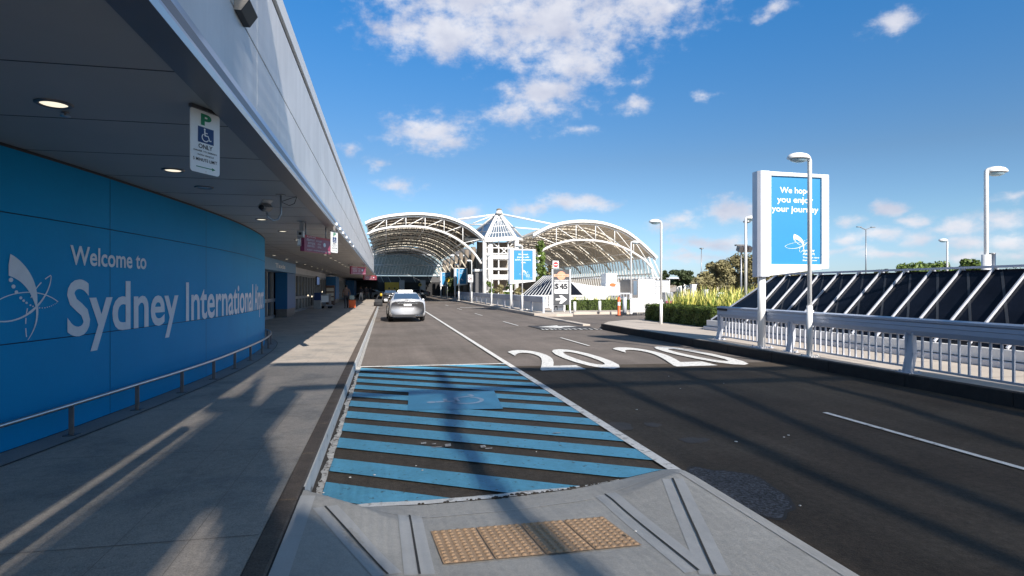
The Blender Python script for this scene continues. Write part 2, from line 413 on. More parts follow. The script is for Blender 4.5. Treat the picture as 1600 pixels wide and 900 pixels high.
# newer, darker surfacing laid round the near part of the road
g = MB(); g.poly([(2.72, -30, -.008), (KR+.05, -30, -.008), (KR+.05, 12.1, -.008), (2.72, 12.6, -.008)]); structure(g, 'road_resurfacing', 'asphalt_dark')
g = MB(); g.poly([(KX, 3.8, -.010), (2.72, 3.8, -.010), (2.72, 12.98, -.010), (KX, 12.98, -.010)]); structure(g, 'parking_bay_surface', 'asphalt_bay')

# left footway with kerb
g = MB()
g.box(-14, -40, -.05, KX-.13, 200, ZF)
structure(g, 'footway_left', mat('paving', (.445, .39, .335), .85, var=.14, vscale=.8, bump=.15, bscale=60, fine=.28, col2=(.30, .28, .255), c2scale=1.3, c2thr=.58, c2w=.12, mid=.14), 0)
g = MB()
y = -40
for k in range(150):
    g.box(KX-.13+.001, y+.004, -.04, KX-.002, y+1.196, ZF+.006+rng.uniform(-.002, .002)); y += 1.2
structure(g, 'kerb_left', 'kerb_dark', bevel=.012)
g = MB()
g.box(KX-.002, 4.68, -.01, KX+.010, 62, ZF-.02)
structure(g, 'kerb_left_painted_face', 'kerb_white')
g = MB()
g.m(0)
for yy in [-3.2, .1, 2.25, 3.86, 5.9, 8.0, 10.7, 13.4, 16.6, 20, 24, 28.5, 33, 38, 44, 50]:
    g.poly([(-4.9, yy, ZF+.003), (KX-.14, yy-.05, ZF+.003), (KX-.14, yy-.042, ZF+.003), (-4.9, yy+.008, ZF+.003)])
for xx in (-1.12, -1.52):
    g.poly([(xx, -5, ZF+.004), (xx+.003, -5, ZF+.004), (xx+.003, 16, ZF+.004), (xx, 16, ZF+.004)])
structure(g, 'footway_joints', mat('joint', (.24, .22, .20), .9, var=.3, vscale=3))

# gutter strip: dirty white line and grit along the left kerb
def wobble_strip(x0, x1, y0, y1, z, mats, name, amp=.02, step=.12, a0=0, a1=1):
    g = MB(); n = int((y1-y0)/step); L = []; ph = [rng.uniform(0, 6.3) for _ in range(5)]
    for i in range(n+1):
        yy = y0+(y1-y0)*i/n; w_ = sum(math.sin(yy*f+p)*k for f, p, k in zip((2.1, 5.3, 11.7, 23, 41), ph, (.3, .3, .25, .2, .15)))
        L.append((x0, x1+amp*w_*a1+rng.uniform(-amp, amp)*.12, yy))
    for i in range(n):
        g.poly([(L[i][0], L[i][2], z), (L[i][1], L[i][2], z), (L[i+1][1], L[i+1][2], z), (L[i+1][0], L[i+1][2], z)])
    return structure(g, name, mats)
wobble_strip(KX+.01, -.50, 4.75, 13.1, .004, mat('line_dirty', (.55, .53, .49), .85, var=.3, vscale=7, col2=(.20, .17, .145), c2scale=16, c2thr=.57, c2w=.08, fine=.2), 'gutter_line', .01)
wobble_strip(KX+.01, KX+.042, 4.75, 12.4, .008, 'dirt', 'gutter_dirt', .030, .04)
wobble_strip(KX+.02, KX+.09, 13.1, 62, .004, 'paint_worn', 'kerb_line', .004, 1)

# ---- crossing ramp built out from the kerb
def front_y(x):
    pts = [(-.7, 4.80), (-.2, 4.70), (.3, 4.66), (.9, 4.68), (1.5, 4.76), (2.0, 4.90), (2.30, 5.01), (2.52, 5.09), (2.60, 5.085), (2.66, 5.02), (2.695, 4.88)]
    for (a, ya), (b, yb) in zip(pts, pts[1:]):
        if x <= b: t = (x-a)/(b-a); return ya+(yb-ya)*t
    return pts[-1][1]
def sst(t): t = max(0, min(1, t)); return t*t*(3-2*t)
def ramp_z(x, y):
    k = max(0, min(1, (x+.6)/.6)); z = .192-.05*k
    w = sst((x+.25)/.6)*sst((2.35-x)/.85)
    z -= w*sst((y-2.4)/2.1)*.115
    dy = (front_y(x)-y)/(.12+.36*k); dx = (2.695-x)/.30
    d = min(dy, dx); z *= max(0, min(1, d*.94+.06))
    return z
g = MB(); g.smooth = True
nx, ny = 68, 150
vs = []; fs = []
for i in range(nx+1):
    x = KX+.002+(2.695-KX)*i/nx; fy = front_y(x)
    for j in range(ny+1):
        t = j/ny; y = -6+(fy+6)*(1-(1-t)**1.8)
        vs.append((x, y, max(ramp_z(x, y), -.01)))
for i in range(nx):
    for j in range(ny):
        a = i*(ny+1)+j; fs.append((a, a+ny+1, a+ny+2, a+1))
g.add(vs, fs); structure(g, 'crossing_ramp', 'concrete_ramp')
g = MB(); g.box(KX-.03, -6, .02, KX+.012, 4.70, ZF-.008); structure(g, 'ramp_joint', 'kerb_side')
def drape(path, w, z, name, m, off=0, step=.06, tag_=True, gg=None):
    g = gg or MB()
    for (a, b) in zip(path, path[1:]):
        n = max(1, int(math.dist(a, b)/step)); dx, dy = b[0]-a[0], b[1]-a[1]; l = math.hypot(dx, dy); ox, oy = -dy/l, dx/l
        for k in range(n):
            q = []
            for t, sg in ((k/n, -1), (k/n, 1), ((k+1)/n, 1), ((k+1)/n, -1)):
                x = a[0]+dx*t+ox*(off+sg*w/2); y = a[1]+dy*t+oy*(off+sg*w/2)
                if y > front_y(x)-.01: y = front_y(x)-.01
                q.append((x, y, ramp_z(x, y)+z))
            g.poly(q)
    return g
def gp(px, py, z=.12):
    p = P(px, py, z); 
    for _ in range(4): p = P(px, py, ramp_z(p.x, p.y))
    return (p.x, p.y)
G1 = [gp(640, 806), gp(656, 899)]; G2 = [gp(945, 773), gp(1092, 893)]; G3 = [gp(1051, 748), gp(1088, 832), gp(1118, 899)]; G4 = [gp(508, 792), gp(560, 850), gp(606, 899)]
G5 = [gp(478, 790), gp(424, 898)]
sm = MB(); gr = MB()
for G in (G1, G2, G3, G4):
    drape(G, .17, .0025, '', '', gg=sm)
    drape(G, .013, .0085, '', '', gg=gr)
e = [(KX+.06, -4), (KX+.06, 4.5)]
drape(e, .10, .0028, '', '', gg=sm)
cre = [(x/100, front_y(x/100)-(.10+.22*max(0, min(1, (x/100+.5)/.6)))) for x in range(-50, 244, 8)]
lt = MB(); drape(cre, .012, .005, '', '', gg=lt)
drape([(2.40, 4.66), (2.40, 1.5), (2.40, -3)], .010, .0052, '', '', gg=lt)
structure(sm, 'ramp_trowelled_margins', 'concrete_smooth'); structure(gr, 'ramp_grooves', 'groove'); structure(lt, 'ramp_crease_line', mat('crease', (.58, .56, .53), .8, var=.1))
# white dirty line in front of the ramp
g = MB()
xs = [-.50+i*.05 for i in range(51)]
for a, b in zip(xs, xs[1:]):
    def w_(x): return .075*max(0, min(1, (x+.45)/.35, (1.75-x)/.6))
    g.poly([(a, front_y(a)+.004, .0065), (b, front_y(b)+.004, .0065), (b, front_y(b)+.012+w_(b)+rng.uniform(-.004, .004), .0065), (a, front_y(a)+.012+w_(a), .0065)])
structure(g, 'ramp_edge_line', 'paint_white')
g = MB()
for k in range(110):
    x = rng.triangular(.2, 2.0, 1.3); yy = front_y(x)+abs(rng.gauss(0, .016)); r = rng.uniform(.005, .02)
    g.lathe((x, yy, .004), [(r, 0), (r*.6, r*.5), (0.0005, r*.6)], 5)
for k in range(90):
    yy = 4.8+(rng.random()**1.5)*7; x = KX+.03+abs(rng.gauss(0, .018)); r = rng.uniform(.003, .010)
    g.lathe((x, yy, .006), [(r, 0), (r*.6, r*.5), (0.0005, r*.6)], 5)
tag(g.build('gutter_grit', 'dirt'), 'dark grit and leaf litter lying along the gutter and the ramp edge', 'grit', kind='stuff')
# tactile pavers (four tiles in a row, one thing each)
tx0, tx1, ty0, ty1 = .325, 1.555, 3.44, 4.03
ords = ['leftmost', 'second from the left', 'third from the left', 'rightmost']
for k in range(4):
    a = tx0+(tx1-tx0)*k/4+.004; b = tx0+(tx1-tx0)*(k+1)/4-.004
    g = MB(); n = 6; mrow = 11
    sk = lambda y: (y-ty0)*-.05
    def Z(x, y): return ramp_z(x, y)+.008
    for i in range(4):
        for j in range(6):
            q = []
            for (ii, jj) in ((i, j), (i+1, j), (i+1, j+1), (i, j+1)):
                yy = ty0+(ty1-ty0)*jj/6; xx = a+(b-a)*ii/4; q.append((xx+sk(yy), yy, Z(xx, yy)))
            g.poly(q)
    for i in range(n):
        for j in range(mrow):
            x = a+(b-a)*(i+.5)/n; y = ty0+(ty1-ty0)*(j+.5)/mrow
            g.lathe((x+sk(y), y, Z(x, y)-.001), [(.0180, 0), (.0120, .0085), (.0005, .009)], 10)
    tag(g.build('tactile_tile', 'tactile'), f'orange studded tactile paving tile on the crossing ramp, {ords[k]} of the four', 'tactile tile', 'tactile tiles on the crossing ramp')

# ---- road markings
BX0, BX1, BY1 = -.50, 2.58, 13.0
def lx(y): return 2.60+(y-5)*.0052        # bay edge line drifts a little
g = MB(); y = 5.0
g.poly([(lx(5.02)-.05, 5.02, .008), (lx(5.02)+.07, 5.02, .008), (lx(76)+.07, 76, .008), (lx(76)-.05, 76, .008)])
g.poly([(-.52, 13.02, .0075), (lx(13)-.05, 12.93, .0075), (lx(13)-.05, 13.04, .0075), (-.52, 13.14, .0075)])
structure(g, 'bay_edge_line', 'paint_white')
g = MB()
SL = -.615; lows = [5.386, 6.12, 6.95, 7.70, 8.43, 9.2, 9.96, 10.7, 11.42, 12.15, 12.9, 13.65, 14.4, 15.15]
for top in lows:
    n = 40
    for i in range(n):
        xa = BX0+(lx(9)-.055-BX0)*i/n; xb = BX0+(lx(9)-.055-BX0)*(i+1)/n
        def rng_(x):
            hi = min(top+SL*(x-BX0), BY1-.03); lo = max(top-.42+SL*(x-BX0), front_y(x)+.02); return lo, hi
        (la, ha), (lb, hb) = rng_(xa), rng_(xb)
        if ha-la > .002 or hb-lb > .002:
            g.poly([(xa, la, .004), (xb, lb, .004), (xb, max(hb, lb), .004), (xa, max(ha, la), .004)])
structure(g, 'blue_bay_stripes', 'paint_blue')
g = MB(); g.poly([(.30, 8.28, .008), (1.60, 8.12, .008), (1.74, 9.60, .008), (.37, 9.72, .008)]); structure(g, 'blue_symbol_square', 'paint_blue_square')
g = MB(); wheelchair(g, lambda x, y: (1.47-y*.90, 8.42+x*.95, .012)); structure(g, 'wheelchair_symbol', 'paint_faded')
# old paint traces
g = MB()
for px, py, w, h in ((662, 694, .03, .04), (678, 695, .025, .02), (700, 697, .035, .06), (682, 700, .06, .012), (755, 699, .03, .05), (764, 702, .04, .02), (870, 678, .05, .02)):
    p = P(px, py); g.poly([(p.x-w, p.y-h, .012), (p.x+w*.8, p.y-h*.8, .012), (p.x+w, p.y+h, .012), (p.x-w*.9, p.y+h*.7, .012)])
structure(g, 'old_paint_traces', 'paint_worn')
# numerals 20 20
for k, (x0, x1, ya, yb) in enumerate(((3.12, 5.12, 11.75, 15.75), (6.10, 8.16, 11.75, 15.9))):
    g = MB()
    sp = (x1-x0)
    for ch, a, b in (('2', 0, .47), ('0', .53, 1.0)):
        put_text(g, ch, lambda x, y: (x, y, .004), x0+sp*a, x0+sp*b, ya, yb, bold=.012, keep='2')
    structure(g, 'speed_numerals', 'paint_white')
g = MB()
for (ya, yb) in ((4.0, 7.0), (16.5, 19.4), (26.0, 29.4), (36, 39), (46, 49), (56, 59)):
    g.poly([(5.76, ya, .004), (5.84, ya, .004), (5.84, yb, .004), (5.76, yb, .004)])
structure(g, 'lane_dashes', 'paint_white')
g = MB()
for (ya, yb) in ((31, 31.5), (52, 52.6)):
    g.poly([(6.3, ya+20, .004), (8.4, ya+20, .004), (8.4, yb+20, .004), (6.3, yb+20, .004)])
structure(g, 'hold_bars', 'paint_white')
# arrow on a dark patch with a row of letters below
p0 = P(880, 512); cx, cy = p0.x, p0.y
g = MB(); g.poly([(cx-1.15, cy-1.1, .004), (cx+1.0, cy-1.4, .004), (cx+1.25, cy+.2, .004), (cx+.1, cy+1.7, .004), (cx-1.2, cy+1.5, .004)]); structure(g, 'dark_paint_patch', 'asphalt_patch')
g = MB()
g.poly([(cx-.95, cy+.6, .008), (cx-.1, cy-.4, .008), (cx+.15, cy+1.5, .008)]); g.poly([(cx-.1, cy+.2, .0081), (cx+.7, cy+.3, .0081), (cx+.55, cy+1.0, .0081), (cx-.05, cy+.9, .0081)])
x = cx-1.2
while x < cx+1.6:
    w = rng.uniform(.04, .10); a = cy-1.35-(x-cx)*.15
    g.poly([(x, a, .008), (x+w, a, .008), (x+w*.8+.05, a+.55, .008), (x+.05, a+.55, .008)])
    if rng.random() < .6: g.poly([(x, a+.5, .0082), (x+.18, a+.5, .0082), (x+.18, a+.62, .0082), (x, a+.62, .0082)])
    x += rng.uniform(.16, .24)
structure(g, 'arrow_marking', 'paint_white')
# stains
def stain(name, m, px, py, rx, ry, z=.002, n=40, seed=1):
    r_ = random.Random(seed); p = P(px, py); g = MB(); ph = [r_.uniform(0, 6.3) for _ in range(4)]
    g.poly([(p.x+rx*math.cos(t)*(1+.09*math.sin(3*t+ph[0])+.06*math.sin(5*t+ph[1])+.03*math.sin(9*t+ph[2])), p.y+ry*math.sin(t)*(1+.09*math.sin(3*t+ph[0])+.06*math.sin(5*t+ph[1])+.03*math.sin(9*t+ph[2])), z) for t in [2*math.pi*i/n for i in range(n)]])
    structure(g, name, m)
stain('road_stain_edge', mat('stain_edge', (.028, .024, .022), .8, var=.2, vscale=20), 1152, 762, .335, .62, -.006, 60)
stain('road_wet_stain', 'oil', 1152, 762, .31, .585, -.004, 60)
stain('road_stain', 'stain', 967, 665, .17, .22, -.004, seed=2)
stain('road_stain', 'stain', 1020, 663, .10, .12, -.004, seed=3)
stain('road_stain', 'stain', 1085, 687, .17, .12, -.004, seed=4)
for i, (px, py) in enumerate(()): stain('bay_stain', mat('bay_stain%d' % i, (.085, .074, .066), .9, var=.4, vscale=3), px, py, .35, .9, -.012, seed=10+i)
g = MB()
for (px, py) in ((1100, 808), (1190, 838), (700, 640), (1232, 680), (1225, 683), (1045, 588), (995, 640), (1063, 607), (1150, 690), (1250, 790), (930, 700), (1131, 599)):
    p = P(px, py); r = rng.uniform(.008, .02); g.lathe((p.x, p.y, .0), [(r, 0), (r, .003), (.0005, .004)], 7)
for (px, py) in ((585, 742), (500, 706), (650, 728), (838, 706), (545, 824), (993, 830), (505, 770), (660, 735), (547, 746)):
    p = P(px, py, .012 if py < 780 else .15); r = rng.uniform(.006, .013); g.lathe((p.x, p.y, p.z), [(r, 0), (r, .004), (.0005, .006)], 6)
tag(g.build('road_litter', 'kerb_white'), 'small pale chips and gum spots scattered on the road', 'litter', kind='stuff')

# ---- right footway, kerb and side road
g = MB()
def slab(g, pts, z0, z1): g.prism([(x, y, z0) for x, y in pts], (0, 0, z1-z0))
slab(g, [(KR+.15, -40), (60, -40), (60, 26.2), (12.0, 26.2), (10.6, 25.7), (9.6, 24.8), (KR+.15, 23.4)], -.04, ZF)
structure(g, 'footway_right', 'concrete_far')
g = MB(); y = -40
while y < 23.3:
    g.box(KR, y+.004, -.05, KR+.148, min(y+1.8, 23.3)-.004, ZF+.004); y += 1.8
structure(g, 'kerb_right', 'kerb_side', bevel=.015)
g = MB()
g.prism([(KR, 23.3, -.04), (KR+.16, 23.3, -.04), (9.75, 24.9, -.04), (10.7, 25.8, -.04), (12.0, 26.35, -.04), (12.0, 26.2, -.04), (10.6, 25.95, -.04), (9.55, 25.1, -.04)], (0, 0, .17))
g.box(KR, 25.6, -.04, KR+.35, 34.6, .05)
structure(g, 'kerb_dropped', 'concrete_far', bevel=.02)
g = MB(); g.poly([(KR+.1, 22, -.016), (70, 22, -.016), (70, 60, -.016), (KR+.1, 60, -.016)]); structure(g, 'side_road', 'asphalt')
g = MB(); slab(g, [(KR, 34.6), (KR+1.2, 33.9), (10.9, 33.9), (11.3, 36.2), (15.5, 36.2), (15.6, 35.4), (19.0, 35.2), (30, 35.2), (30, 60), (KR, 60)], -.03, .16); structure(g, 'island_footway', 'concrete_far', bevel=.02)
g = MB(); slab(g, [(KR, 60.002), (40, 60.002), (40, 200), (KR+1, 200)], -.03, .158); structure(g, 'far_footway', 'concrete_far')
g = MB()
for xx in (9.35,): g.poly([(xx, 10, ZF+.003), (xx+.01, 10, ZF+.003), (xx+.01, 24, ZF+.003), (xx, 24, ZF+.003)])
for yy in range(-4, 26, 2): g.poly([(KR+.16, yy, ZF+.004), (11.2, yy, ZF+.004), (11.2, yy+.01, ZF+.004), (KR+.16, yy+.01, ZF+.004)])
structure(g, 'footway_right_joints', 'groove')
# ================================================================== TERMINAL (left)
HC = 2.98; FX = -1.02; FY0, FY1 = -9.0, 61.5
term = thing('terminal_building', 'long terminal building with grey metal fascia and deep soffit beside the footway', 'building', (-5, 20, 0))
g = MB(); g.m(0); g.box(-14, FY0, HC, FX-.19, 112, HC+.12)
g.m(1)
yy = 3.93-1.25*9
while yy < 112:
    g.box(-14, yy-.006, HC-.002, FX-.2, yy+.006, HC+.01); yy += 1.25
for xx in (-3.45,): g.box(xx-.005, 18, HC-.002, xx+.005, 112, HC+.01)
g.build('soffit', ['soffit', 'soffit_joint'], term)
g = MB(); g.m(0); g.box(FX-.19, FY0, HC-.03, FX, FY1, HC+.10)
g.build('fascia_lip', 'lip', term)
g = MB(); g.poly([(FX+.001, FY0, HC-.03), (FX+.001, FY1, HC-.03), (FX+.012, FY1, HC+.005), (FX+.012, FY0, HC+.005)])
g.poly([(FX+.012, FY0, HC+.005), (FX+.012, FY1, HC+.005), (FX-.075, FY1, HC+.25), (FX-.075, FY0, HC+.25)])
g.build('fascia_flashing', 'flashing', term)
g = MB(); g.m(0)
XA = FX-.08
y = FY0
ys = [FY0, -6, -2.2, 1.6, 5.6, 11.6, 17.6, 23.6, 29.6, 35.6, 41.6, 47.6, 53.6, FY1]
for a, b in zip(ys, ys[1:]):
    g.box(XA-.1, a+.004, HC+.10, XA, b-.004, EYE+2.085)
    g.box(XA-.1, a+.004, EYE+2.10, XA, b-.004, EYE+2.86)
g.m(1); g.box(XA-.12, FY0+.01, HC+.1, XA-.018, FY1-.01, EYE+2.95)
g.m(2); g.box(XA-.13, FY0, EYE+2.93, XA+.015, FY1, EYE+3.12)
g.build('fascia', ['fascia', 'dark', 'white_sheet'], term, bevel=.004)
g = MB(); g.box(-14, FY0, EYE+2.8, XA-.12, FY1, EYE+2.96); g.box(-14, FY1-.2, HC+.1, XA-.12, FY1, EYE+2.8); g.box(-14, FY1+.01, HC+.13, -1.3, 112, HC+.6)
g.build('roof', 'grey_metal', term)
g = MB(); g.box(-6.2, 18.2, ZF, -6.0, 112, HC); g.box(-14, 111.8, 0, -1.3, 112, HC)
g.build('back_wall', 'back_wall', term)
# white banner brackets along the lip further on
g = MB()
for yb in (12.9, 13.9, 14.9, 16.2, 17.8, 19.6):
    g = MB(); g.box(FX+.013, yb, HC-.0, FX+.055, yb+.10, HC+.06); g.box(FX+.013, yb+.10, HC+.01, FX+.04, yb+.6, HC+.035)
    g.build('banner_rail', 'white_sheet', term, bevel=.008)

# curved blue wall
WP = [(-6.2,-4),(-5.0,-.5),(-4.25,2),(-3.7,4.2),(-3.35,6.14),(-3.13,7.9),(-2.90,10.7),(-2.84,13.2),(-3.0,16.0),(-3.4,18.0),(-4.2,19.6),(-5.4,20.4),(-6.0,20.5)]
def crspline(W, n=12):
    o = []
    for i in range(len(W)-1):
        p0, p1, p2, p3 = W[max(i-1, 0)], W[i], W[i+1], W[min(i+2, len(W)-1)]
        for k in range(n):
            t = k/n
            o.append(tuple(.5*(2*p1[j]+(-p0[j]+p2[j])*t+(2*p0[j]-5*p1[j]+4*p2[j]-p3[j])*t*t+(-p0[j]+3*p1[j]-3*p2[j]+p3[j])*t**3) for j in (0, 1)))
    o.append(W[-1]); return o
WL = crspline(WP, 24); WS = [0]
for a, b in zip(WL, WL[1:]): WS.append(WS[-1]+math.dist(a, b))
def wall_pt(s, off=0.):
    s = max(0.001, min(WS[-1]-.001, s)); lo = 0; hi = len(WS)-1
    while hi-lo > 1:
        m = (lo+hi)//2
        if WS[m] <= s: lo = m
        else: hi = m
    t = (s-WS[lo])/(WS[hi]-WS[lo]); a, b = WL[lo], WL[hi]
    dx, dy = b[0]-a[0], b[1]-a[1]; l = math.hypot(dx, dy)
    return (a[0]+dx*t+dy/l*off, a[1]+dy*t-dx/l*off)
def s_of_px(px):
    u = (px-800)/F; k = (u*TC+TS)/(TC-u*TS)
    for i in range(len(WL)-1):
        a = WL[i][0]-k*WL[i][1]; b = WL[i+1][0]-k*WL[i+1][1]
        if a < 0 <= b and WL[i][1] > 0: return WS[i]+(-a/(b-a))*(WS[i+1]-WS[i])
bw = thing('curved_wall', 'curved bright blue wall with white welcome lettering under the soffit', 'wall', (-4, 8, ZF))
def wall_strip(g, s0, s1, z0, z1, off, step=.12):
    n = max(1, int((s1-s0)/step))
    for i in range(n):
        a = wall_pt(s0+(s1-s0)*i/n, off); b = wall_pt(s0+(s1-s0)*(i+1)/n, off)
        g.add([(a[0], a[1], z0), (b[0], b[1], z0), (b[0], b[1], z1), (a[0], a[1], z1)], [(0, 1, 2, 3)])
g = MB(); g.smooth = True
joints = [.6, 3.5, 6.4, 9.3, 12.218, 15.157, 17.908, 20.7, 23.0, WS[-1]]
zj = [ZF+.01, 1.172, 2.362, HC-.006]
prev = 0
for sj in joints:
    for za, zb in zip(zj, zj[1:]):
        wall_strip(g, prev+.005, sj-.005, za+.005, zb-.005, 0)
    prev = sj
g.build('panel', 'blue_wall', bw)
g = MB(); wall_strip(g, 0, WS[-1], ZF, HC, -.02); g.build('panel_backing', mat('joint_blue', (.004, .045, .12), .7, var=0), bw)
g = MB(); wall_strip(g, 0, WS[-1], HC-.03, HC-.001, .004); g.build('top_trim', 'dark', bw)
def wfn(x, y): p = wall_pt(x, .006); return (p[0], p[1], y)
g = MB()
put_text(g, 'Welcome to', wfn, s_of_px(109), s_of_px(228), 1.925, 2.13, bold=.02)
g.build('lettering', 'letter', bw)
g = MB()
put_text(g, 'Sydney', wfn, s_of_px(104), s_of_px(278), 1.172, 1.765, bold=.018)
g.build('lettering', 'letter', bw)
g = MB()
put_text(g, 'International', wfn, s_of_px(290), s_of_px(395), 1.178, 1.765, bold=.016)
g.build('lettering', 'letter', bw)
g = MB()
put_text(g, 'Airport', wfn, s_of_px(397.5), 20.45, 1.178, 1.765, bold=.016)
g.build('lettering', 'letter', bw)
# emblem: zoom frame 110 px wide x 170 px high at px 0..110, py 380..550
s0 = s_of_px(2); sA = s_of_px(60)
zt = 1.68+(450-397)/F*5.55; 
# zoom pixel (x,y) -> wall: x/5.29 px right of px 0, y/5.29+380
def emb(cx, cy):
    px = cx*900/5.29; py = 380+(1-cy)*900/5.29
    if px >= 1:
        s = s_of_px(px)
    else: s = s_of_px(1)+(px-1)*.0078
    p = wall_pt(s, .006); u = (max(px, 0)-800)/F
    d = math.hypot(p[0], p[1])*math.cos(math.atan2(p[0], p[1])-R(12))
    z = EYE+(450-py)/F*d
    return (p[0], p[1], z)
g = MB(); emblem(g, emb); g.build('emblem', 'letter', bw)
# plinth strip at the foot and the drain line in the footway
g = MB()
n = 160
for i in range(n):
    sa, sb = WS[-1]*i/n, WS[-1]*(i+1)/n
    a, b, c, d = wall_pt(sa, 0), wall_pt(sb, 0), wall_pt(sb, .30), wall_pt(sa, .30)
    g.add([(a[0], a[1], ZF+.008), (b[0], b[1], ZF+.008), (c[0], c[1], ZF+.008), (d[0], d[1], ZF+.008)], [(0, 3, 2, 1)])
structure(g, 'footway_margin', mat('margin', (.30, .29, .275), .85, var=.12, vscale=1.5, fine=.15))
g = MB()
for i in range(n):
    sa, sb = WS[-1]*i/n, WS[-1]*(i+1)/n
    a, b, c, d = wall_pt(sa, .30), wall_pt(sb, .30), wall_pt(sb, .315), wall_pt(sa, .315)
    g.add([(a[0], a[1], ZF+.006), (b[0], b[1], ZF+.006), (c[0], c[1], ZF+.006), (d[0], d[1], ZF+.006)], [(0, 3, 2, 1)])
structure(g, 'footway_drain_line', 'dark')
# bumper rail
hr = thing('bumper_rail', 'low stainless steel tube rail on short posts along the curved blue wall', 'rail', (-2.9, 8, ZF))
posts = [(113, 681), (216, 641), (286, 614), (333, 594), (367.5, 576.5)]
pp = [(-4.05, 1.9), (-3.72, 3.1), (-3.42, 4.35), (-3.22, 5.55), (-3.06, 6.76), (-2.92, 8.0), (-2.79, 9.2), (-2.70, 10.45), (-2.67, 11.7), (-2.66, 12.95), (-2.68, 14.2), (-2.76, 15.4), (-2.92, 16.6), (-3.2, 17.7), (-3.7, 18.8)]
g = MB(); pl = crspline(pp, 8); g.tube([(x, y, .515) for x, y in pl], .021, 12); g.build('rail_tube', 'steel', hr)
for x, y in pp:
    g = MB(); g.box(x-.032, y-.012, ZF+.008, x-.004, y+.012, .49); g.box(x-.005, y-.012, ZF+.008, x+.012, y+.012, .49); g.box(x-.07, y-.05, ZF+.006, x+.055, y+.05, ZF+.016); g.cyl((x, y, .485), .012, .02, 8)
    g.build('post', 'steel_dark', hr, bevel=.003)

# downlights
def ordinal(k): return ['nearest', 'second', 'third', 'fourth', 'fifth', 'sixth', 'seventh', 'eighth', 'ninth', 'tenth', 'eleventh', 'twelfth', 'thirteenth', 'fourteenth', 'fifteenth', 'sixteenth', 'seventeenth', 'eighteenth', 'nineteenth', 'twentieth'][k]
def make_downlight(lit=True):
    t = thing('downlight', 'x', 'ceiling light', (0, 0, 0), 'round downlights recessed in the soffit')
    g = MB(); g.lathe((0, 0, 0), [(.115, .0), (.115, -.008), (.105, -.014), (.085, -.012), (.078, .02)], 28); g.build('bezel', 'steel_dark', t)
    g = MB(); g.lathe((0, 0, 0), [(.085, -.004), (.075, -.009), (.04, -.015), (.0005, -.017)], 24); g.build('lens', 'lens' if lit else 'lens_off', t)
    return t
dl0 = make_downlight(True); dl1 = make_downlight(False); used = [0, 0]
ylist = [(4.78, 1), (7.2, 1), (8.35, 0), (12.0, 1), (14.4, 1)] + [(16.9+2.45*i, 1) for i in range(14)]
for k, (y, lit) in enumerate(ylist):
    p = dl0 if lit else dl1; i = 0 if lit else 1
    o = p if not used[i] else copy_tree(p); used[i] = 1
    o.location = (-2.28, y, HC)
    o['label'] = (f'round lit downlight in the soffit, {ordinal(k)} light of the row beside the fascia' if lit else 'small unlit downlight in the soffit between the second and third lit ones')
for k in range(12):
    o = copy_tree(dl0); o.location = (-4.3, 22+3.1*k, HC); o['label'] = f'round lit downlight above the shop doors, {ordinal(k)} light of the inner row'
# sprinkler / detector
def hang(name, label, cat, loc):
    return thing(name, label, cat, loc)
t = hang('sprinkler', 'tiny sprinkler head on the soffit between the two nearest downlights', 'sprinkler', (-2.31, 5.0, HC))
g = MB(); g.lathe((-2.31, 5.0, HC), [(.02, 0), (.03, -.006), (.008, -.01), (.006, -.03), (.0005, -.032)], 10); g.build('body', 'steel_dark', t)
g = MB(); g.lathe((-2.31, 5.0, HC-.03), [(.035, 0), (.035, -.003), (.0005, -.004)], 12); g.build('deflector', 'steel', t)
t = hang('smoke_detector', 'small white smoke detector on the soffit in front of the near camera', 'detector', (-1.9, 10.2, HC))
g = MB(); g.lathe((-1.9, 10.2, HC), [(.05, 0), (.05, -.02), (.03, -.04), (.0005, -.045)], 16); g.build('body', 'white', t)

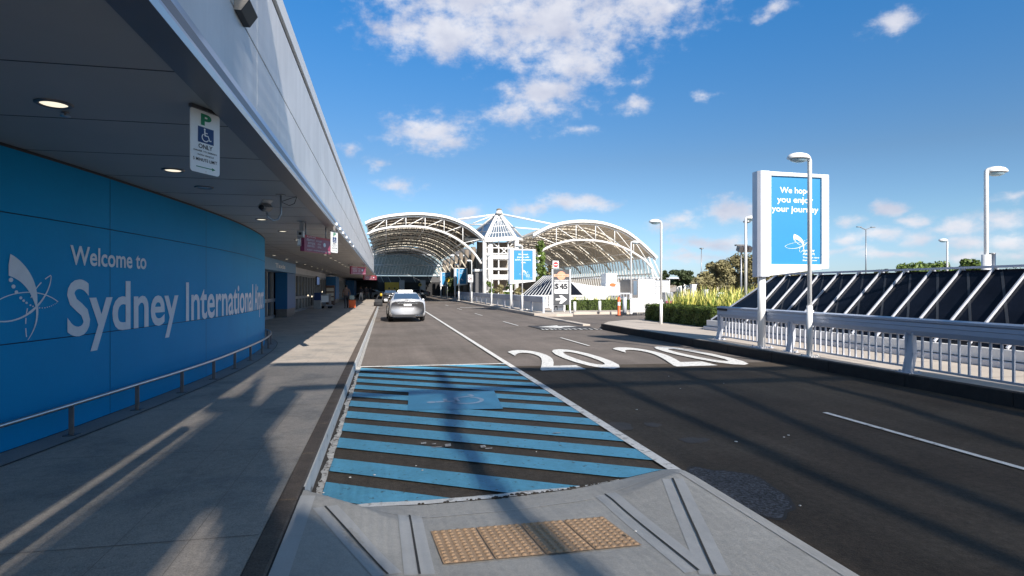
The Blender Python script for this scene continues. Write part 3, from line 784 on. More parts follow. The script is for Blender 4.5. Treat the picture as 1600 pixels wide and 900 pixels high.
# parking sign hanging under the lip
def parking_sign(A, B, ztop, zbot, label):
    A = Vector((*A, 0)); B = Vector((*B, 0)); dr = (B-A).normalized(); nr = Vector((dr.y, -dr.x, 0)); w = (B-A).length
    t = thing('parking_sign', label, 'sign', ((A.x+B.x)/2, (A.y+B.y)/2, zbot), 'hanging disabled parking signs')
    def f3(x, y, o=.0): q = A+dr*(x*w)+nr*o; return (q.x, q.y, zbot+y*(ztop-zbot))
    pts = []
    r = .09; asp = w/(ztop-zbot)
    for cx, cy, a0 in ((1-r, r*asp, -90), (1-r, 1-r*asp, 0), (r, 1-r*asp, 90), (r, r*asp, 180)):
        for k in range(5): a = R(a0+k*22.5); pts.append(f3(cx+r*math.cos(a), cy+r*asp*math.sin(a), .001))
    g = MB(); g.prism(pts, -nr*.006); g.build('plate', 'sign_white', t)
    g = MB(); g.m(0)
    fn = lambda x, y: f3(x, y, .003)
    put_text(g, 'P', fn, .34, .70, .765, .95, bold=.045)
    g.poly([fn(.18, .085), fn(.74, .085), fn(.74, .098), fn(.18, .098)]); g.poly([fn(.72, .066), fn(.84, .0915), fn(.72, .117)])
    g.build('green_marks', 'sign_green', t)
    g = MB(); g.poly([fn(.24, .485), fn(.78, .485), fn(.78, .735), fn(.24, .735)]); s = g.build('symbol_panel', 'sign_navy', t)
    g = MB(); wheelchair(g, lambda x, y: f3(.30+x*.42, .50+y*.225, .005)); g.build('wheelchair_symbol', 'sign_white', s)
    g = MB()
    put_text(g, 'ONLY', fn, .26, .74, .39, .46, bold=.02); put_text(g, 'DRIVER TO REMAIN', fn, .10, .88, .333, .358, bold=.02)
    put_text(g, 'WITH VEHICLE', fn, .22, .78, .272, .297, bold=.02); put_text(g, '5 MINUTE LIMIT', fn, .08, .90, .185, .235, bold=.01)
    g.lathe(f3(.5, .03, .004), [(.006, 0), (.0005, .002)], 8)
    g.build('lettering', 'ink', t)
    g = MB(); c = (A+B)/2; g.bar(f3(.0, 1.02), f3(1., 1.02), .03, .025); g.box(c.x-.02, c.y-.02, ztop, c.x+.02, c.y+.02, HC-.02); g.build('hanger', 'steel_dark', t)
    return t
parking_sign((-1.335, 4.56), (-1.205, 4.80), 2.955, 2.505, 'white disabled parking sign with green P hanging from the soffit near the first downlight')
parking_sign((-1.07, 12.55), (-.955, 12.80), 2.83, 2.40, 'white disabled parking sign hanging beside the large maroon information sign')
# extra upper hanger of the far sign
# CCTV
def cctv(loc, yaw, label):
    x, y, z = loc
    t = thing('security_camera', label, 'security camera', (x, y, z)); 
    g = MB(); g.tube([(0, 0, 0), (0, 0, -.27), (-.03, -.03, -.35), (-.09, -.07, -.37), (-.15, -.10, -.33), (-.16, -.11, -.27)], .014, 8); g.box(-.06, -.05, -.012, .06, .05, -.002); g.build('bracket', 'grey_metal', t, world=False)
    g = MB(); d = Vector((-.16, -.11, -.20)); v = Vector((-.22, -.95, -.10)).normalized()
    rot = Vector((0, 1, 0)).rotation_difference(v).to_matrix()
    g.obox(d+v*.04, (.10, .26, .10), rot); g.build('housing', 'steel_dark', t, bevel=.03, world=False)
    g = MB(); g.obox(d+v*.05+Vector((0, 0, .058)), (.125, .32, .012), rot); g.build('sunshield', 'grey_metal', t, bevel=.005, world=False)
    g = MB(); a = d+v*.17; g.tube([a, a+v*.015], .034, 16); g.build('lens', 'black', t, world=False)
    g = MB(); g.tube([(0, 0, -.10), (.14, .12, -.02), (.2, .16, .0)], .004, 5); g.tube([(0, 0, -.10), (.10, .08, -.14), (.16, .14, -.10), (.19, .16, -.0)], .004, 5); g.build('cable', 'black', t, world=False)
    return t
cctv((-1.42, 8.8, HC), 0, 'grey box camera on a hooked bracket above the end of the blue wall')
t = thing('security_camera', 'grey camera box on a square post in front of the large maroon sign', 'security camera', (-1.60, 12.2, HC))
g = MB(); g.box(-1.63, 12.2, HC-.25, -1.55, 12.26, HC-.0); g.box(-1.67, 12.17, HC-.012, -1.51, 12.30, HC-.002); g.build('bracket', 'grey_metal', t)
g = MB(); g.box(-1.645, 12.02, HC-.32, -1.535, 12.26, HC-.20); g.build('housing', 'grey_metal', t, bevel=.008)
g = MB(); g.box(-1.615, 12.005, HC-.285, -1.565, 12.018, HC-.235); g.build('lens', 'black', t)
g = MB(); g.box(-1.65, 12.08, HC-.49, -1.59, 12.16, HC-.33); g.m(1).box(-1.645, 12.07, HC-.47, -1.60, 12.079, HC-.36); g.build('junction_box', ['grey_metal', 'white'], t)
t = thing('security_camera', 'grey dome camera hanging beside the second maroon sign', 'security camera', PX(547, 412, -1.9))
q = PX(547, 412, -1.9)
g = MB(); g.lathe((q.x, q.y, q.z), [(.0005, -.14), (.09, -.11), (.13, -.03), (.14, .03), (.10, .10), (.03, .12)], 16); g.build('dome', 'grey_metal', t)
g = MB(); g.tube([(q.x, q.y, q.z+.1), (q.x, q.y, HC)], .03, 8); g.build('stem', 'grey_metal', t)
# maroon information signs
def info_sign(A, ang, w, z0, z1, label, red=False, txt=True):
    A = Vector((*A, 0)); dr = Vector((math.sin(R(ang)), math.cos(R(ang)), 0)); nr = Vector((dr.y, -dr.x, 0))
    t = thing('information_sign', label, 'sign', (A.x, A.y, z0), 'hanging maroon information signs')
    def f3(x, y, o=.0): q = A+dr*(x*w)+nr*o; return (q.x, q.y, z0+y*(z1-z0))
    g = MB(); g.prism([f3(0, 0), f3(1, 0), f3(1, 1), f3(0, 1)], -nr*.09); g.build('box', 'maroon' if not red else 'red_sign', t, bevel=.004)
    g = MB(); fn = lambda x, y: f3(x, y, .004); g.poly([fn(.0, .86), fn(1, .86), fn(1, 1), fn(.0, 1)]); g.build('header_band', 'red', t)
    if txt:
        g = MB(); fn = lambda x, y: f3(x, y, .006)
        r_ = random.Random(3)
        def scrib(x0, x1, y, h):
            x = x0
            while x < x1:
                ww = r_.uniform(.018, .034); g.poly([fn(x, y), fn(x+ww*.35, y), fn(x+ww*.35, y+h), fn(x, y+h)])
                if r_.random() < .7: g.poly([fn(x, y+h*.8), fn(x+ww*.8, y+h*.8), fn(x+ww*.8, y+h), fn(x, y+h)])
                if r_.random() < .5: g.poly([fn(x, y), fn(x+ww*.8, y), fn(x+ww*.8, y+h*.2), fn(x, y+h*.2)])
                x += ww*1.25
        for (a, b, y, h) in ((.08, .40, .88, .09), (.08, .33, .66, .13), (.42, .62, .68, .09), (.12, .38, .47, .12), (.48, .60, .48, .10), (.10, .34, .30, .11), (.48, .60, .30, .10), (.10, .28, .08, .07), (.32, .80, .08, .07), (.84, .98, .10, .08)): scrib(a, b, y, h)
        g.poly([fn(.74+.05*math.cos(a), .55+.14*math.sin(a)) for a in [R(12*i) for i in range(30)]])
        g.build('lettering', 'sign_white', t)
    g = MB(); 
    for x in (.12, .88):
        p = f3(x, 1, -.045); g.tube([p, (p[0], p[1], HC)], .012, 6)
    g.build('hanger', 'grey_metal', t)
info_sign((-1.56, 12.4), 20, 1.18, 2.41, 2.735, 'large maroon hanging information sign, the nearest of the three')
q = PX(549, 428, -1.75); info_sign((q.x, q.y), 20, 2.0, q.z, q.z+.42, 'maroon hanging sign further along, between the nearest and the red one')
q = PX(569, 436, -1.65); info_sign((q.x, q.y), 20, 2.8, q.z-.05, q.z+.32, 'small red hanging sign, farthest of the three in the dark end', red=True)
# wedge light on the fascia
t = thing('wedge_light', 'small dark wedge shaped floodlight fixed to the grey fascia', 'light fitting', (XA, 5.0, EYE+2.1))
y0, y1, z1 = 4.78, 5.08, EYE+2.22
g = MB(); g.prism([(XA, y0, z1), (XA+.11, y0, z1-.06), (XA+.05, y0, z1-.15), (XA, y0, z1-.15)], (0, .30, 0)); g.build('housing', 'dark', t, bevel=.004)
g = MB(); g.prism([(XA+.002, y0-.004, z1-.003), (XA+.105, y0-.004, z1-.062), (XA+.048, y0-.004, z1-.146), (XA+.002, y0-.004, z1-.146)], (0, .003, 0)); g.build('end_plate', 'concrete_far', t)

# ---- shopfront beyond the curve
SX = -5.4
sf = thing('shopfront', 'row of dark glazed shop doors in grey frames along the back of the footway', 'shopfront', (SX, 60, ZF))
g = MB(); g.box(SX-.25, 20.4, 2.58, SX, 110, HC-.004); g.build('header_wall', 'fascia', sf)
yb = 20.6; k = 0
while yb < 100:
    if not (31.5 < yb < 34.8 or 57.5 < yb < 62.5 or 86 < yb < 93):
        g = MB(); w = 1.5
        for a, b in ((yb, yb+.11), (yb+w-.01, yb+w+.0)): g.box(SX-.08, a, ZF, SX+.03, b, 2.58)
        g.box(SX-.08, yb+.11, 1.0, SX+.02, yb+w-.01, 1.16); g.box(SX-.08, yb+.11, ZF, SX+.02, yb+w-.01, ZF+.14); g.box(SX-.08, yb+.11, 2.45, SX+.02, yb+w-.01, 2.58)
        wf = g.build('window', 'grey_metal', sf)
        g = MB(); g.box(SX-.06, yb+.11, ZF+.14, SX-.05, yb+w-.01, 2.45); g.build('pane', 'glass_shop', wf)
    yb += 1.5; k += 1
# blue portal pieces
def blue_column(x0, x1, y0, y1, label, top=2.45):
    t = thing('blue_portal', label, 'portal', ((x0+x1)/2, y0, ZF))
    g = MB(); g.box(x0, y0, .62, x1, y1, top); g.build('blue_panel', 'blue_panel', t, bevel=.01)
    g = MB(); g.box(x0+.03, y0+.03, ZF, x1-.03, y1, .62); g.build('steel_base', 'steel_dark', t)
    return t
t = blue_column(-5.38, -4.80, 31.7, 34.4, 'dark blue square portal column on a steel base, nearest beyond the curved wall')
g = MB(); g.box(-5.42, 21.5, 2.46, -4.78, 34.42, HC-.01); g.m(1); fnp = lambda x, y: (-4.776, x, y); put_text(g, 'Taxis', fnp, 28.2, 30.9, 2.60, 2.80, bold=.03); g.build('header_box', ['blue_light', 'sign_white'], t, bevel=.01)
blue_column(-5.38, -4.5, 58, 62, 'blue portal column beyond the luggage trolleys, in the middle distance', 2.75)
blue_column(-5.38, -4.2, 86, 92, 'farthest blue portal column in the dark end of the footway', 2.75)
t = thing('wall_screen', 'dark framed information screen on the shopfront beside the middle blue portal', 'screen', (SX+.1, 50, 1.9))
g = MB(); g.box(SX+.035, 49.4, 1.9, SX+.12, 51.4, 2.6); g.build('frame', 'black', t); g = MB(); g.box(SX+.12, 49.5, 1.95, SX+.125, 51.3, 2.55); g.build('screen', 'screen', t)
for i, (yy, zz) in enumerate(((46.5, 1.0), (44.2, 1.1), (54.0, 1.3))):
    t = thing('counter_light', ['small bright lamp at the shopfront left of the bin', 'small bright lamp behind the nearest shop door', 'small bright lamp near the middle blue portal'][i], 'lamp', (SX+.05, yy, zz))
    g = MB(); g.box(SX+.035, yy, zz, SX+.07, yy+.35, zz+.10); g.build('diffuser', 'shop_light', t)
    g = MB(); g.box(SX+.031, yy-.03, zz-.03, SX+.05, yy+.38, zz+.13); g.build('frame', 'dark', t)
# ================================================================== RIGHT SIDE
# near railing (runs along the right footway)
RA, RB = Vector((9.47, 15.6, 0)), Vector((9.02, 8.9, 0)); RD = (RB-RA)/(RA.y-RB.y)    # per metre towards the camera
def rp(t): return RA+RD*t          # t metres from the far end
rl = thing('railing', 'white metal railing with broad top band and slim balusters, nearest the camera on the right', 'railing', (9.2, 12, ZF))
LEN = 24.0
def band(parent, fn, L):
    g = MB()
    prof = [(.02, .845), (-.045, .86), (-.06, .94), (-.052, 1.01), (-.06, 1.02), (-.05, 1.08), (-.075, 1.10), (-.075, 1.135), (.07, 1.155), (.08, 1.12), (.06, .86)]
    n = len(prof); a = fn(-.1); b = fn(L)
    va = [(a.x+x, a.y, z) for x, z in prof]; vb = [(b.x+x, b.y, z) for x, z in prof]
    g.add(va+vb, [tuple(range(n)), tuple(range(2*n-1, n-1, -1))]+[(i, n+i, n+(i+1) % n, (i+1) % n) for i in range(n)])
    return g.build('top_band', 'rail_band', parent)
band(rl, rp, LEN)
g = MB(); p = rp(.12); g.box(p.x-.10, p.y-.35, 1.04, p.x-.062, p.y+.14, 1.10); g.build('end_slot', 'black', rl)
g = MB(); a, b = rp(0), rp(LEN); g.bar((a.x, a.y, .30), (b.x, b.y, .30), .035, .035); g.build('bottom_rail', 'white_rail', rl)
def rail_post(g, x, y, z0=ZF, k=1.):
    for sy in (-.07, .07):
        for (x0, za, x1, zb) in ((-.10, z0, -.03, .55), (-.03, .55, -.05, .90)):
            g.prism([(x+x0*k-.045, y+sy-.012, za), (x+x0*k+.045, y+sy-.012, za), (x+x1*k+.05, y+sy-.012, zb), (x+x1*k-.03, y+sy-.012, zb)], (0, .024, 0))
    g.prism([(x-.12, y-.06, z0), (x-.10, y-.06, z0), (x-.0, y-.06, .86), (x-.03, y-.06, .86)], (0, .12, 0))
    g.box(x-.20, y-.14, z0, x+.05, y+.14, z0+.018)
    for a in (-.11, .11): g.cyl((x-.15, y+a, z0+.018), .016, .03, 8); g.cyl((x+.02, y+a, z0+.018), .016, .03, 8)
for t in (.05, 3.42, 6.85, 10.28, 13.7, 17.1, 20.5):
    p = rp(t); g = MB(); rail_post(g, p.x, p.y); g.build('post', 'white_rail', rl)
t = .30; nb = 0
while t < 12.5:
    if min(abs(t-q) for q in (.05, 3.42, 6.85, 10.28)) > .10:
        p = rp(t); g = MB(); g.box(p.x-.013, p.y-.016, .31, p.x+.013, p.y+.016, .86); g.build('baluster', 'white_rail', rl); nb += 1
    t += .178
g = MB()
while t < LEN:
    p = rp(t); g.box(p.x-.013, p.y-.016, .31, p.x+.013, p.y+.016, .86); t += .178
tag(g.build('baluster', 'white_rail', rl), kind='stuff')

# ---- street lamps (all one kind)
def make_lamp():
    t = thing('street_lamp', 'x', 'street lamp', (0, 0, 0), 'white short arm street lamps')
    g = MB(); g.tube([(0, 0, 0), (0, 0, 1.1)], .062, 14); g.tube([(0, 0, 1.09), (0, 0, 4.22), (-.02, 0, 4.28), (-.08, 0, 4.31)], .045, 14); g.box(-.15, -.15, 0, .15, .15, .02); g.box(.04, -.03, .95, .085, .03, 1.0)
    for a, b in ((-.11, -.11), (.11, .11), (-.11, .11), (.11, -.11)): g.cyl((a, b, .02), .014, .03, 8)
    g.build('pole', 'white', t)
    g = MB(); g.lathe((-.27, 0, 4.26), [(.245, .0), (.25, .025), (.235, .055), (.19, .095), (.11, .12), (.0005, .128)], 24, 1.05, .72); g.build('lamp_hood', 'white', t)
    g = MB(); g.lathe((-.27, 0, 4.262), [(.243, .0), (.20, -.015), (.19, -.012)], 24, 1.05, .72); g.box(-.09, -.05, 4.22, -.02, .05, 4.28); g.build('lamp_rim', 'grey_metal', t)
    g = MB(); g.lathe((-.27, 0, 4.252), [(.195, 0), (.17, -.04), (.09, -.07), (.0005, -.078)], 20, 1.05, .72); g.build('lens', 'lamp_lens', t)
    return t
L0 = make_lamp(); first = True
pz = P(1265, 557, ZF)
def ld(px, top, z0, hh=2.9):    # lamp from the height of its head
    d = F*(z0+4.38-EYE)/(450-top); u = (px-800)/F; return (d*(u*TC+TS), d*(TC-u*TS), z0)
spots = [((pz.x, pz.y, ZF), 0, 'white street lamp in front of the large blue poster sign, nearest the camera'),
         (ld(816, 382, ZF), 0, 'white street lamp in front of the wish you poster sign by the stair tower'),
         (ld(768, 397, ZF), 0, 'white street lamp in front of the stair tower balconies'),
         (ld(737, 406, ZF), 0, 'white street lamp standing by the round speed sign'),
         (ld(717, 412, ZF), 0, 'white street lamp in the shade under the road canopy'),
         (ld(986, 376, ZF), 180, 'white street lamp with grey head in front of the right canopy'),
         (ld(1033, 343, .1), 0, 'white street lamp at the far end of the dark hedge, right of the canopy'),
         (ld(1165, 337, .1), 180, 'white street lamp rising behind the yellow flax just left of the large poster sign'),
         (ld(1541, 260, .0), 180, 'white street lamp with a thick base behind the dark skylight, far right'),
         (ld(1480, 373, .0), 0, 'small white street lamp beyond the skylight between trees')]
for (loc, rz, lab) in spots:
    o = L0 if first else copy_tree(L0); first = False
    o.location = loc; o.rotation_euler = (0, 0, R(rz)); o['label'] = lab
q = Vector(spots[8][0])
g = MB(); g.cyl((q.x, q.y, 0), .09, 2.42, 16); c_ = [o for o in COL.objects if o.name.startswith('street_lamp') and (o.location-q).length < .01][0]
o = g.build('base_sleeve', 'white_sheet', c_)
t = thing('equipment_can', 'short metal cylinder beside the thick base of the far right lamp', 'equipment', (q.x+.17, q.y+.03, 0))
g = MB(); g.cyl((q.x+.20, q.y+.03, 0), .065, 2.44, 14); g.build('body', 'steel', t); g = MB(); g.cyl((q.x+.20, q.y+.03, 2.44), .068, .02, 14); g.build('cap', 'grey_metal', t)
# tall thin masts
def mast(px, top, Y, label, dbl=False, flood=False, r=.07):
    q = PY(px, top, Y); t = thing('light_mast', label, 'light mast', (q.x, q.y, 0))
    g = MB(); g.tube([(q.x, q.y, 0), (q.x, q.y, q.z)], r*1.3, 8, True, r*.7); g.build('pole', 'grey_metal', t)
    g = MB()
    if dbl:
        for s in (-1, 1): g.bar((q.x, q.y, q.z-.1), (q.x+s*.9, q.y, q.z+.25), .12, .10); g.obox((q.x+s*1.2, q.y, q.z+.3), (.7, .3, .12), Matrix.Identity(3))
    elif flood:
        g.box(q.x-.35, q.y-.1, q.z-.05, q.x+.35, q.y+.1, q.z+.03)
        for s in (-.28, 0, .28): g.obox((q.x+s+.1, q.y-.15, q.z-.22), (.24, .3, .3), Matrix.Rotation(R(25), 3, 'X'))
    else: g.lathe((q.x, q.y, q.z-.2), [(.05, 0), (.4, .1), (.4, .25), (.0005, .35)], 10)
    g.build('head', 'steel_dark' if flood else 'grey_metal', t)
mast(1353, 358, 75, 'thin grey double headed light mast beyond the middle of the skylight', dbl=True, r=.09)
mast(1096, 388, 110, 'thin grey light mast left of the olive trees, far away', r=.10)
mast(1158, 383, 30, 'white post with dark floodlights beside the lamp behind the flax', flood=True, r=.05)
mast(1167, 346, 60, 'tall thin grey mast just right of the lamp behind the flax', r=.07)

# ---- poster signs on one pole
def poster_sign(px, base_y, d, label, lines, dim=False, detail=True, off=(0, 0)):
    """sign standing square to the road; px = pole"""
    u = (px-800)/F; X = d*(u*TC+TS); Y = d*(TC-u*TS)
    t = thing('poster_sign', label, 'sign', (X, Y, ZF), 'blue poster signs on white poles')
    g = MB(); g.cyl((X, Y, ZF), .095, 2.0, 18); g.build('pole', 'white', t)
    g = MB(); g.box(X-.2, Y-.2, ZF, X+.2, Y+.2, ZF+.02)
    for a, b in ((-.15, -.15), (.15, .15), (-.15, .15), (.15, -.15)): g.cyl((X+a, Y+b, ZF+.02), .018, .04, 8)
    g.build('base_plate', 'white_rail', t)
    zt, zb = 4.565, 1.955
    g = MB()
    # left pillar: rounded nose towards the road
    prof = [(-.19, -.10), (-.19, .10), (-.14, .17), (-.02, .20), (.085, .20), (.085, -.20), (-.02, -.20), (-.14, -.17)]
    g.prism([(X+a, Y+b, zb) for a, b in prof], (0, 0, zt-zb)); g.build('side_pillar', 'white_rail', t, bevel=.008)
    g = MB(); g.box(X+.084, Y-.11, zb+.03, X+.102, Y+.11, zt-.04); g.build('gap_shade', 'dark', t)  # dark strip standing in for the shaded gap between pillar and frame
    g = MB()
    x0, x1 = X+.10, X+1.82
    zf = lambda x: zb + (x-x0)/(x1-x0)*.20 + .02
    zg = lambda x: zt - .0
    ft = .10
    px0, px1, pz0, pz1 = X+.175, X+1.61, 2.27, 4.46
    ya, yb = Y-.14, Y+.14
    # frame as four members round the poster
    g.prism([(x0, ya, zf(x0)), (px0, ya, zf(px0)), (px0, ya, zt), (x0, ya, zt)], (0, yb-ya, 0))
    g.prism([(px1, ya, zf(px1)), (x1, ya, zf(x1)), (x1, ya, zt-.02), (px1, ya, zt-.02)], (0, yb-ya, 0))
    g.prism([(px0, ya, pz1), (px1, ya, pz1), (px1, ya, zt-.02), (px0, ya, zt)], (0, yb-ya, 0))
    g.prism([(px0, ya, zf(px0)), (px1, ya, zf(px1)), (px1, ya, pz0), (px0, ya, pz0)], (0, yb-ya, 0))
    g.build('frame', 'white', t, bevel=.012)
    g = MB(); g.box(px0-.005, ya+.05, pz0-.005, px1+.005, yb-.05, pz1+.005); po = g.build('poster', 'poster', t)
    fn = lambda x, y: (px0+x*(px1-px0), ya+.047, pz0+y*(pz1-pz0))
    g = MB()
    for (tx, a, b, y, h) in lines: put_text(g, tx, fn, a, b, y, y+h, bold=.018)
    g.build('lettering', 'sign_white', po)
    g = MB(); g.build
    em = MB(); emblem(em, lambda cx, cy: fn(.40+(cx*900/582)*.50, .105+cy*.27)) if detail else None
    if detail: em.build('emblem', 'sign_white', po)
    return t
hope = [('We hope', .19, .79, .812, .068), ('you enjoy', .135, .845, .705, .068), ('your journey', .03, .955, .598, .068),
        ('Sydney', .64, .88, .150, .028), ('Airport', .64, .88, .110, .028), ('The right time', .64, .97, .072, .018), ('Starting now', .64, .93, .040, .018)]
wish = [('We wish', .24, .76, .84, .05), ('you a safe', .18, .82, .75, .05), ('and pleasant', .08, .92, .66, .05), ('visit', .38, .64, .57, .05),
        ('Sydney', .64, .86, .16, .03), ('Airport', .64, .86, .115, .03), ('The right time', .64, .97, .07, .015)]
safe = [('We wish', .2, .8, .86, .04), ('you a pleasant', .1, .9, .77, .04), ('day', .35, .65, .68, .04)]
poster_sign(1190, 543, 14.85, 'large blue We hope you enjoy your journey poster sign, nearest of the poster signs', hope)
poster_sign(798.5, 481, 44.0, 'blue We wish you a safe and pleasant poster sign by the stair tower', wish)
poster_sign(711, 0, 86, 'blue poster sign in the shade under the canopy, left of the speed sign', safe)
poster_sign(689, 0, 108, 'farthest blue poster sign, behind the round yellow sign', safe)

# ---- dark skylight
sk = thing('skylight', 'long dark glass skylight with slanted white glazing bars behind the railing', 'skylight', (12.8, 6, ZF))
XB, XR, XE = 11.32, 12.86, 14.4; ZB, ZR = .54, 2.08; YE = 17.75; YN = -14
g = MB(); g.add([(XB, YN, ZB), (XB, YE+1.5, ZB), (XR, YE, ZR), (XR, YN, ZR)], [(0, 1, 2, 3)]); g.add([(XE, YN, ZB), (XE, YE+1.5, ZB), (XR, YE, ZR), (XR, YN, ZR)], [(0, 3, 2, 1)])
g.add([(XB, YE+1.5, ZB), (XE, YE+1.5, ZB), (XR, YE, ZR)], [(0, 1, 2)]); g.build('glass', 'glass_dark', sk)
yy = 17.2; n = 0
while yy > -12:
    g = MB(); g.bar((XB-.03, yy, ZB+.02), (XR, yy, ZR+.05), .034, .05); g.bar((XE+.03, yy, ZB+.02), (XR, yy, ZR+.05), .055, .06); g.build('glazing_bar', 'white_rail', sk); 
    g = MB(); g.bar((XB+.1, yy-1.45, ZB+.104), (XR-.06, yy-.2, ZR-.056), .05, .004, up=(-1, 0, 1)); g.build('inner_brace', 'brace_dark', sk)
    yy -= .752; n += 1
g = MB(); g.bar((XR, YN, ZR+.06), (XR, YE, ZR+.06), .10, .05); g.bar((XR, YE, ZR+.03), (XB, YE+1.5, ZB+.02), .07, .05); g.bar((XR, YE, ZR+.03), (XE, YE+1.5, ZB+.02), .07, .05); g.build('ridge_cap', 'rail_band', sk)
g = MB(); g.box(XB-.12, YN, .34, XB+.02, YE+1.62, ZB); g.box(XE-.02, YN, .34, XE+.12, YE+1.62, ZB); g.box(XB+.02, YE+1.48, .34, XE-.02, YE+1.62, ZB)
g.m(1); g.box(XB-.20, YN, ZF+.0, XB-.06, YE+1.7, .325); g.box(XB-.06, YE+1.56, ZF, XE+.1, YE+1.7, .325); g.m(2); g.box(XB-.05, YN, ZF, XB+.0, YE+1.5, .36); g.build('kerb_upstand', ['white', 'white_rail', 'dark'], sk, bevel=.01)

# ---- hedge and flax
def leaves(g, n, fn, size, seed=0, flat=0):
    r_ = random.Random(seed); vs = []; fs = []
    for i in range(n):
        c, nrm = fn(r_)
        a = Vector((r_.gauss(0, 1), r_.gauss(0, 1), r_.gauss(0, 1))).normalized()
        if nrm is not None: a = (a*.8+Vector(nrm)).normalized()
        b = a.orthogonal().normalized(); b = Matrix.Rotation(r_.uniform(0, 6.28), 3, a) @ b; c2 = a.cross(b)
        s = size*r_.uniform(.6, 1.3); k = len(vs)
        vs += [c-b*s, c+c2*s*.45, c+b*s, c-c2*s*.45]; fs.append((k, k+1, k+2, k+3))
    g.add(vs, fs)
def hedge(x0, y0, x1, y1, z0, z1, label, n=9000, size=.035, sh=.0):
    t = thing('hedge', label, 'hedge', ((x0+x1)/2, (y0+y1)/2, z0))
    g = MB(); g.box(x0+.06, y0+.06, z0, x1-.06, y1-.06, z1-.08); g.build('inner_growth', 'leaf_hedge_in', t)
    g = MB()
    A = [((y1-y0)*(z1-z0), 0), ((x1-x0)*(z1-z0), 1), ((x1-x0)*(y1-y0), 2), ((x1-x0)*(z1-z0), 3)]
    tot = sum(a for a, _ in A)
    def fn(r_):
        q = r_.random()*tot
        for a, k in A:
            if q < a: break
            q -= a
        dpt = abs(r_.gauss(0, .04)) - .02; bump = .04*math.sin(r_.random()*3)
        X = r_.uniform(x0, x1); Y = r_.uniform(y0, y1); Z = r_.uniform(z0, z1)
        w = .035*math.sin(Y*7+Z*5)+.03*math.sin(Z*13+X*9+Y*3)
        if k == 0: return Vector((x0+dpt+w, Y, Z)), (-1, 0, 0)
        if k == 1: return Vector((X, y0+dpt+w, Z)), (0, -1, 0)
        if k == 3: return Vector((X, y1-dpt+w, Z)), (0, 1, 0)
        return Vector((X, Y, z1-dpt+w)), (0, 0, 1)
    leaves(g, n, fn, size, int(x0*10)); g.build('leaves', 'leaf_hedge', t)
    return t
hedge(11.8, 20.0, 13.4, 25.8, ZF, .90, 'dark green clipped hedge at the end of the near railing', 22000, .04)
hedge(12.0, 38.6, 17.2, 40.2, .16, .80, 'green clipped hedge behind the white bollards', 9000, .05)
def flax(cx, cy, z, h, n, seed, label, green=.3, spread=.5):
    r_ = random.Random(seed); t = thing('flax_plant', label, 'plant', (cx, cy, z), 'flax clumps behind the dark hedge' if cy < 30 else 'flax clumps behind the green hedge')
    for m, sh in (('flax', 1-green), ('flax_green', green)):
        g = MB()
        for i in range(int(n*sh)):
            a = r_.uniform(0, 6.28); L = h*r_.uniform(.6, 1.1); lean = r_.uniform(.08, spread); w = r_.uniform(.02, .035)
            bx, by = cx+r_.gauss(0, .09), cy+r_.gauss(0, .09); pts = []
            for k in range(5):
                tt = k/4; rr = lean*L*tt**1.6; pts.append(Vector((bx+math.cos(a)*rr, by+math.sin(a)*rr, z+L*tt*(1-.12*tt*lean*2))))
            sd_ = Vector((-math.sin(a+.6), math.cos(a+.6), 0)); vs = []
            for k, p in enumerate(pts): ww = w*(1, 1.1, .9, .6, .08)[k]; vs += [p-sd_*ww, p+sd_*ww]
            g.add(vs, [(2*k, 2*k+1, 2*k+3, 2*k+2) for k in range(4)])
        g.build('leaves', m, t)
fl = random.Random(5); k = 0
for i in range(6):
    for j in range(3):
        x = 13.0+j*.75+fl.uniform(-.2, .2); y = 20.6+i*1.0+fl.uniform(-.25, .25)
        flax(x, y, ZF, 1.34+.12*j, 80, 100+k, 'yellow and green flax clump with upright pointed leaves behind the dark hedge'); k += 1
for i in range(5): flax(13.2+i*.8, 40.6, .16, 1.05, 34, 200+i, 'small yellow flax clump behind the green hedge and bollards', spread=.6); 

# ---- things round the side road
def bollard(x, y, z, h, label, r=.09, m='white'):
    t = thing('bollard', label, 'bollard', (x, y, z), None)
    g = MB(); g.cyl((x, y, z), r, h, 16); g.build('post', m, t); g = MB(); g.lathe((x, y, z+h), [(r, 0), (r*.9, .03), (.0005, .04)], 16); g.build('cap', m, t)
b1 = P(898, 488, .15); bollard(b1.x, b1.y, .15, .64, 'short white bollard in front of the green hedge, left of two')
b1 = P(937, 487.5, .15); bollard(b1.x, b1.y, .15, .68, 'short white bollard in front of the green hedge, right of two')
b1 = P(976, 491, .0); bollard(b1.x, b1.y, .0, 1.05, 'thick pale grey bollard beside the orange lane marker', .13, 'white_rail')
p = P(967, 493.5, 0); t = thing('lane_marker', 'slim orange plastic lane marker post on a dark foot beside the pale bollard', 'marker post', p)
g = MB(); g.lathe(p, [(.13, 0.03), (.09, .08), (.085, 1.08), (.04, 1.14), (.0005, 1.15)], 14); g.build('post', 'orange', t)
g = MB(); g.lathe(p, [(.22, 0), (.2, .04), (.0005, .05)], 14); g.build('foot', 'rubber', t)
g = MB(); g.lathe(p, [(.092, .62), (.092, .84)], 14); g.build('reflective_collar', 'white', t)
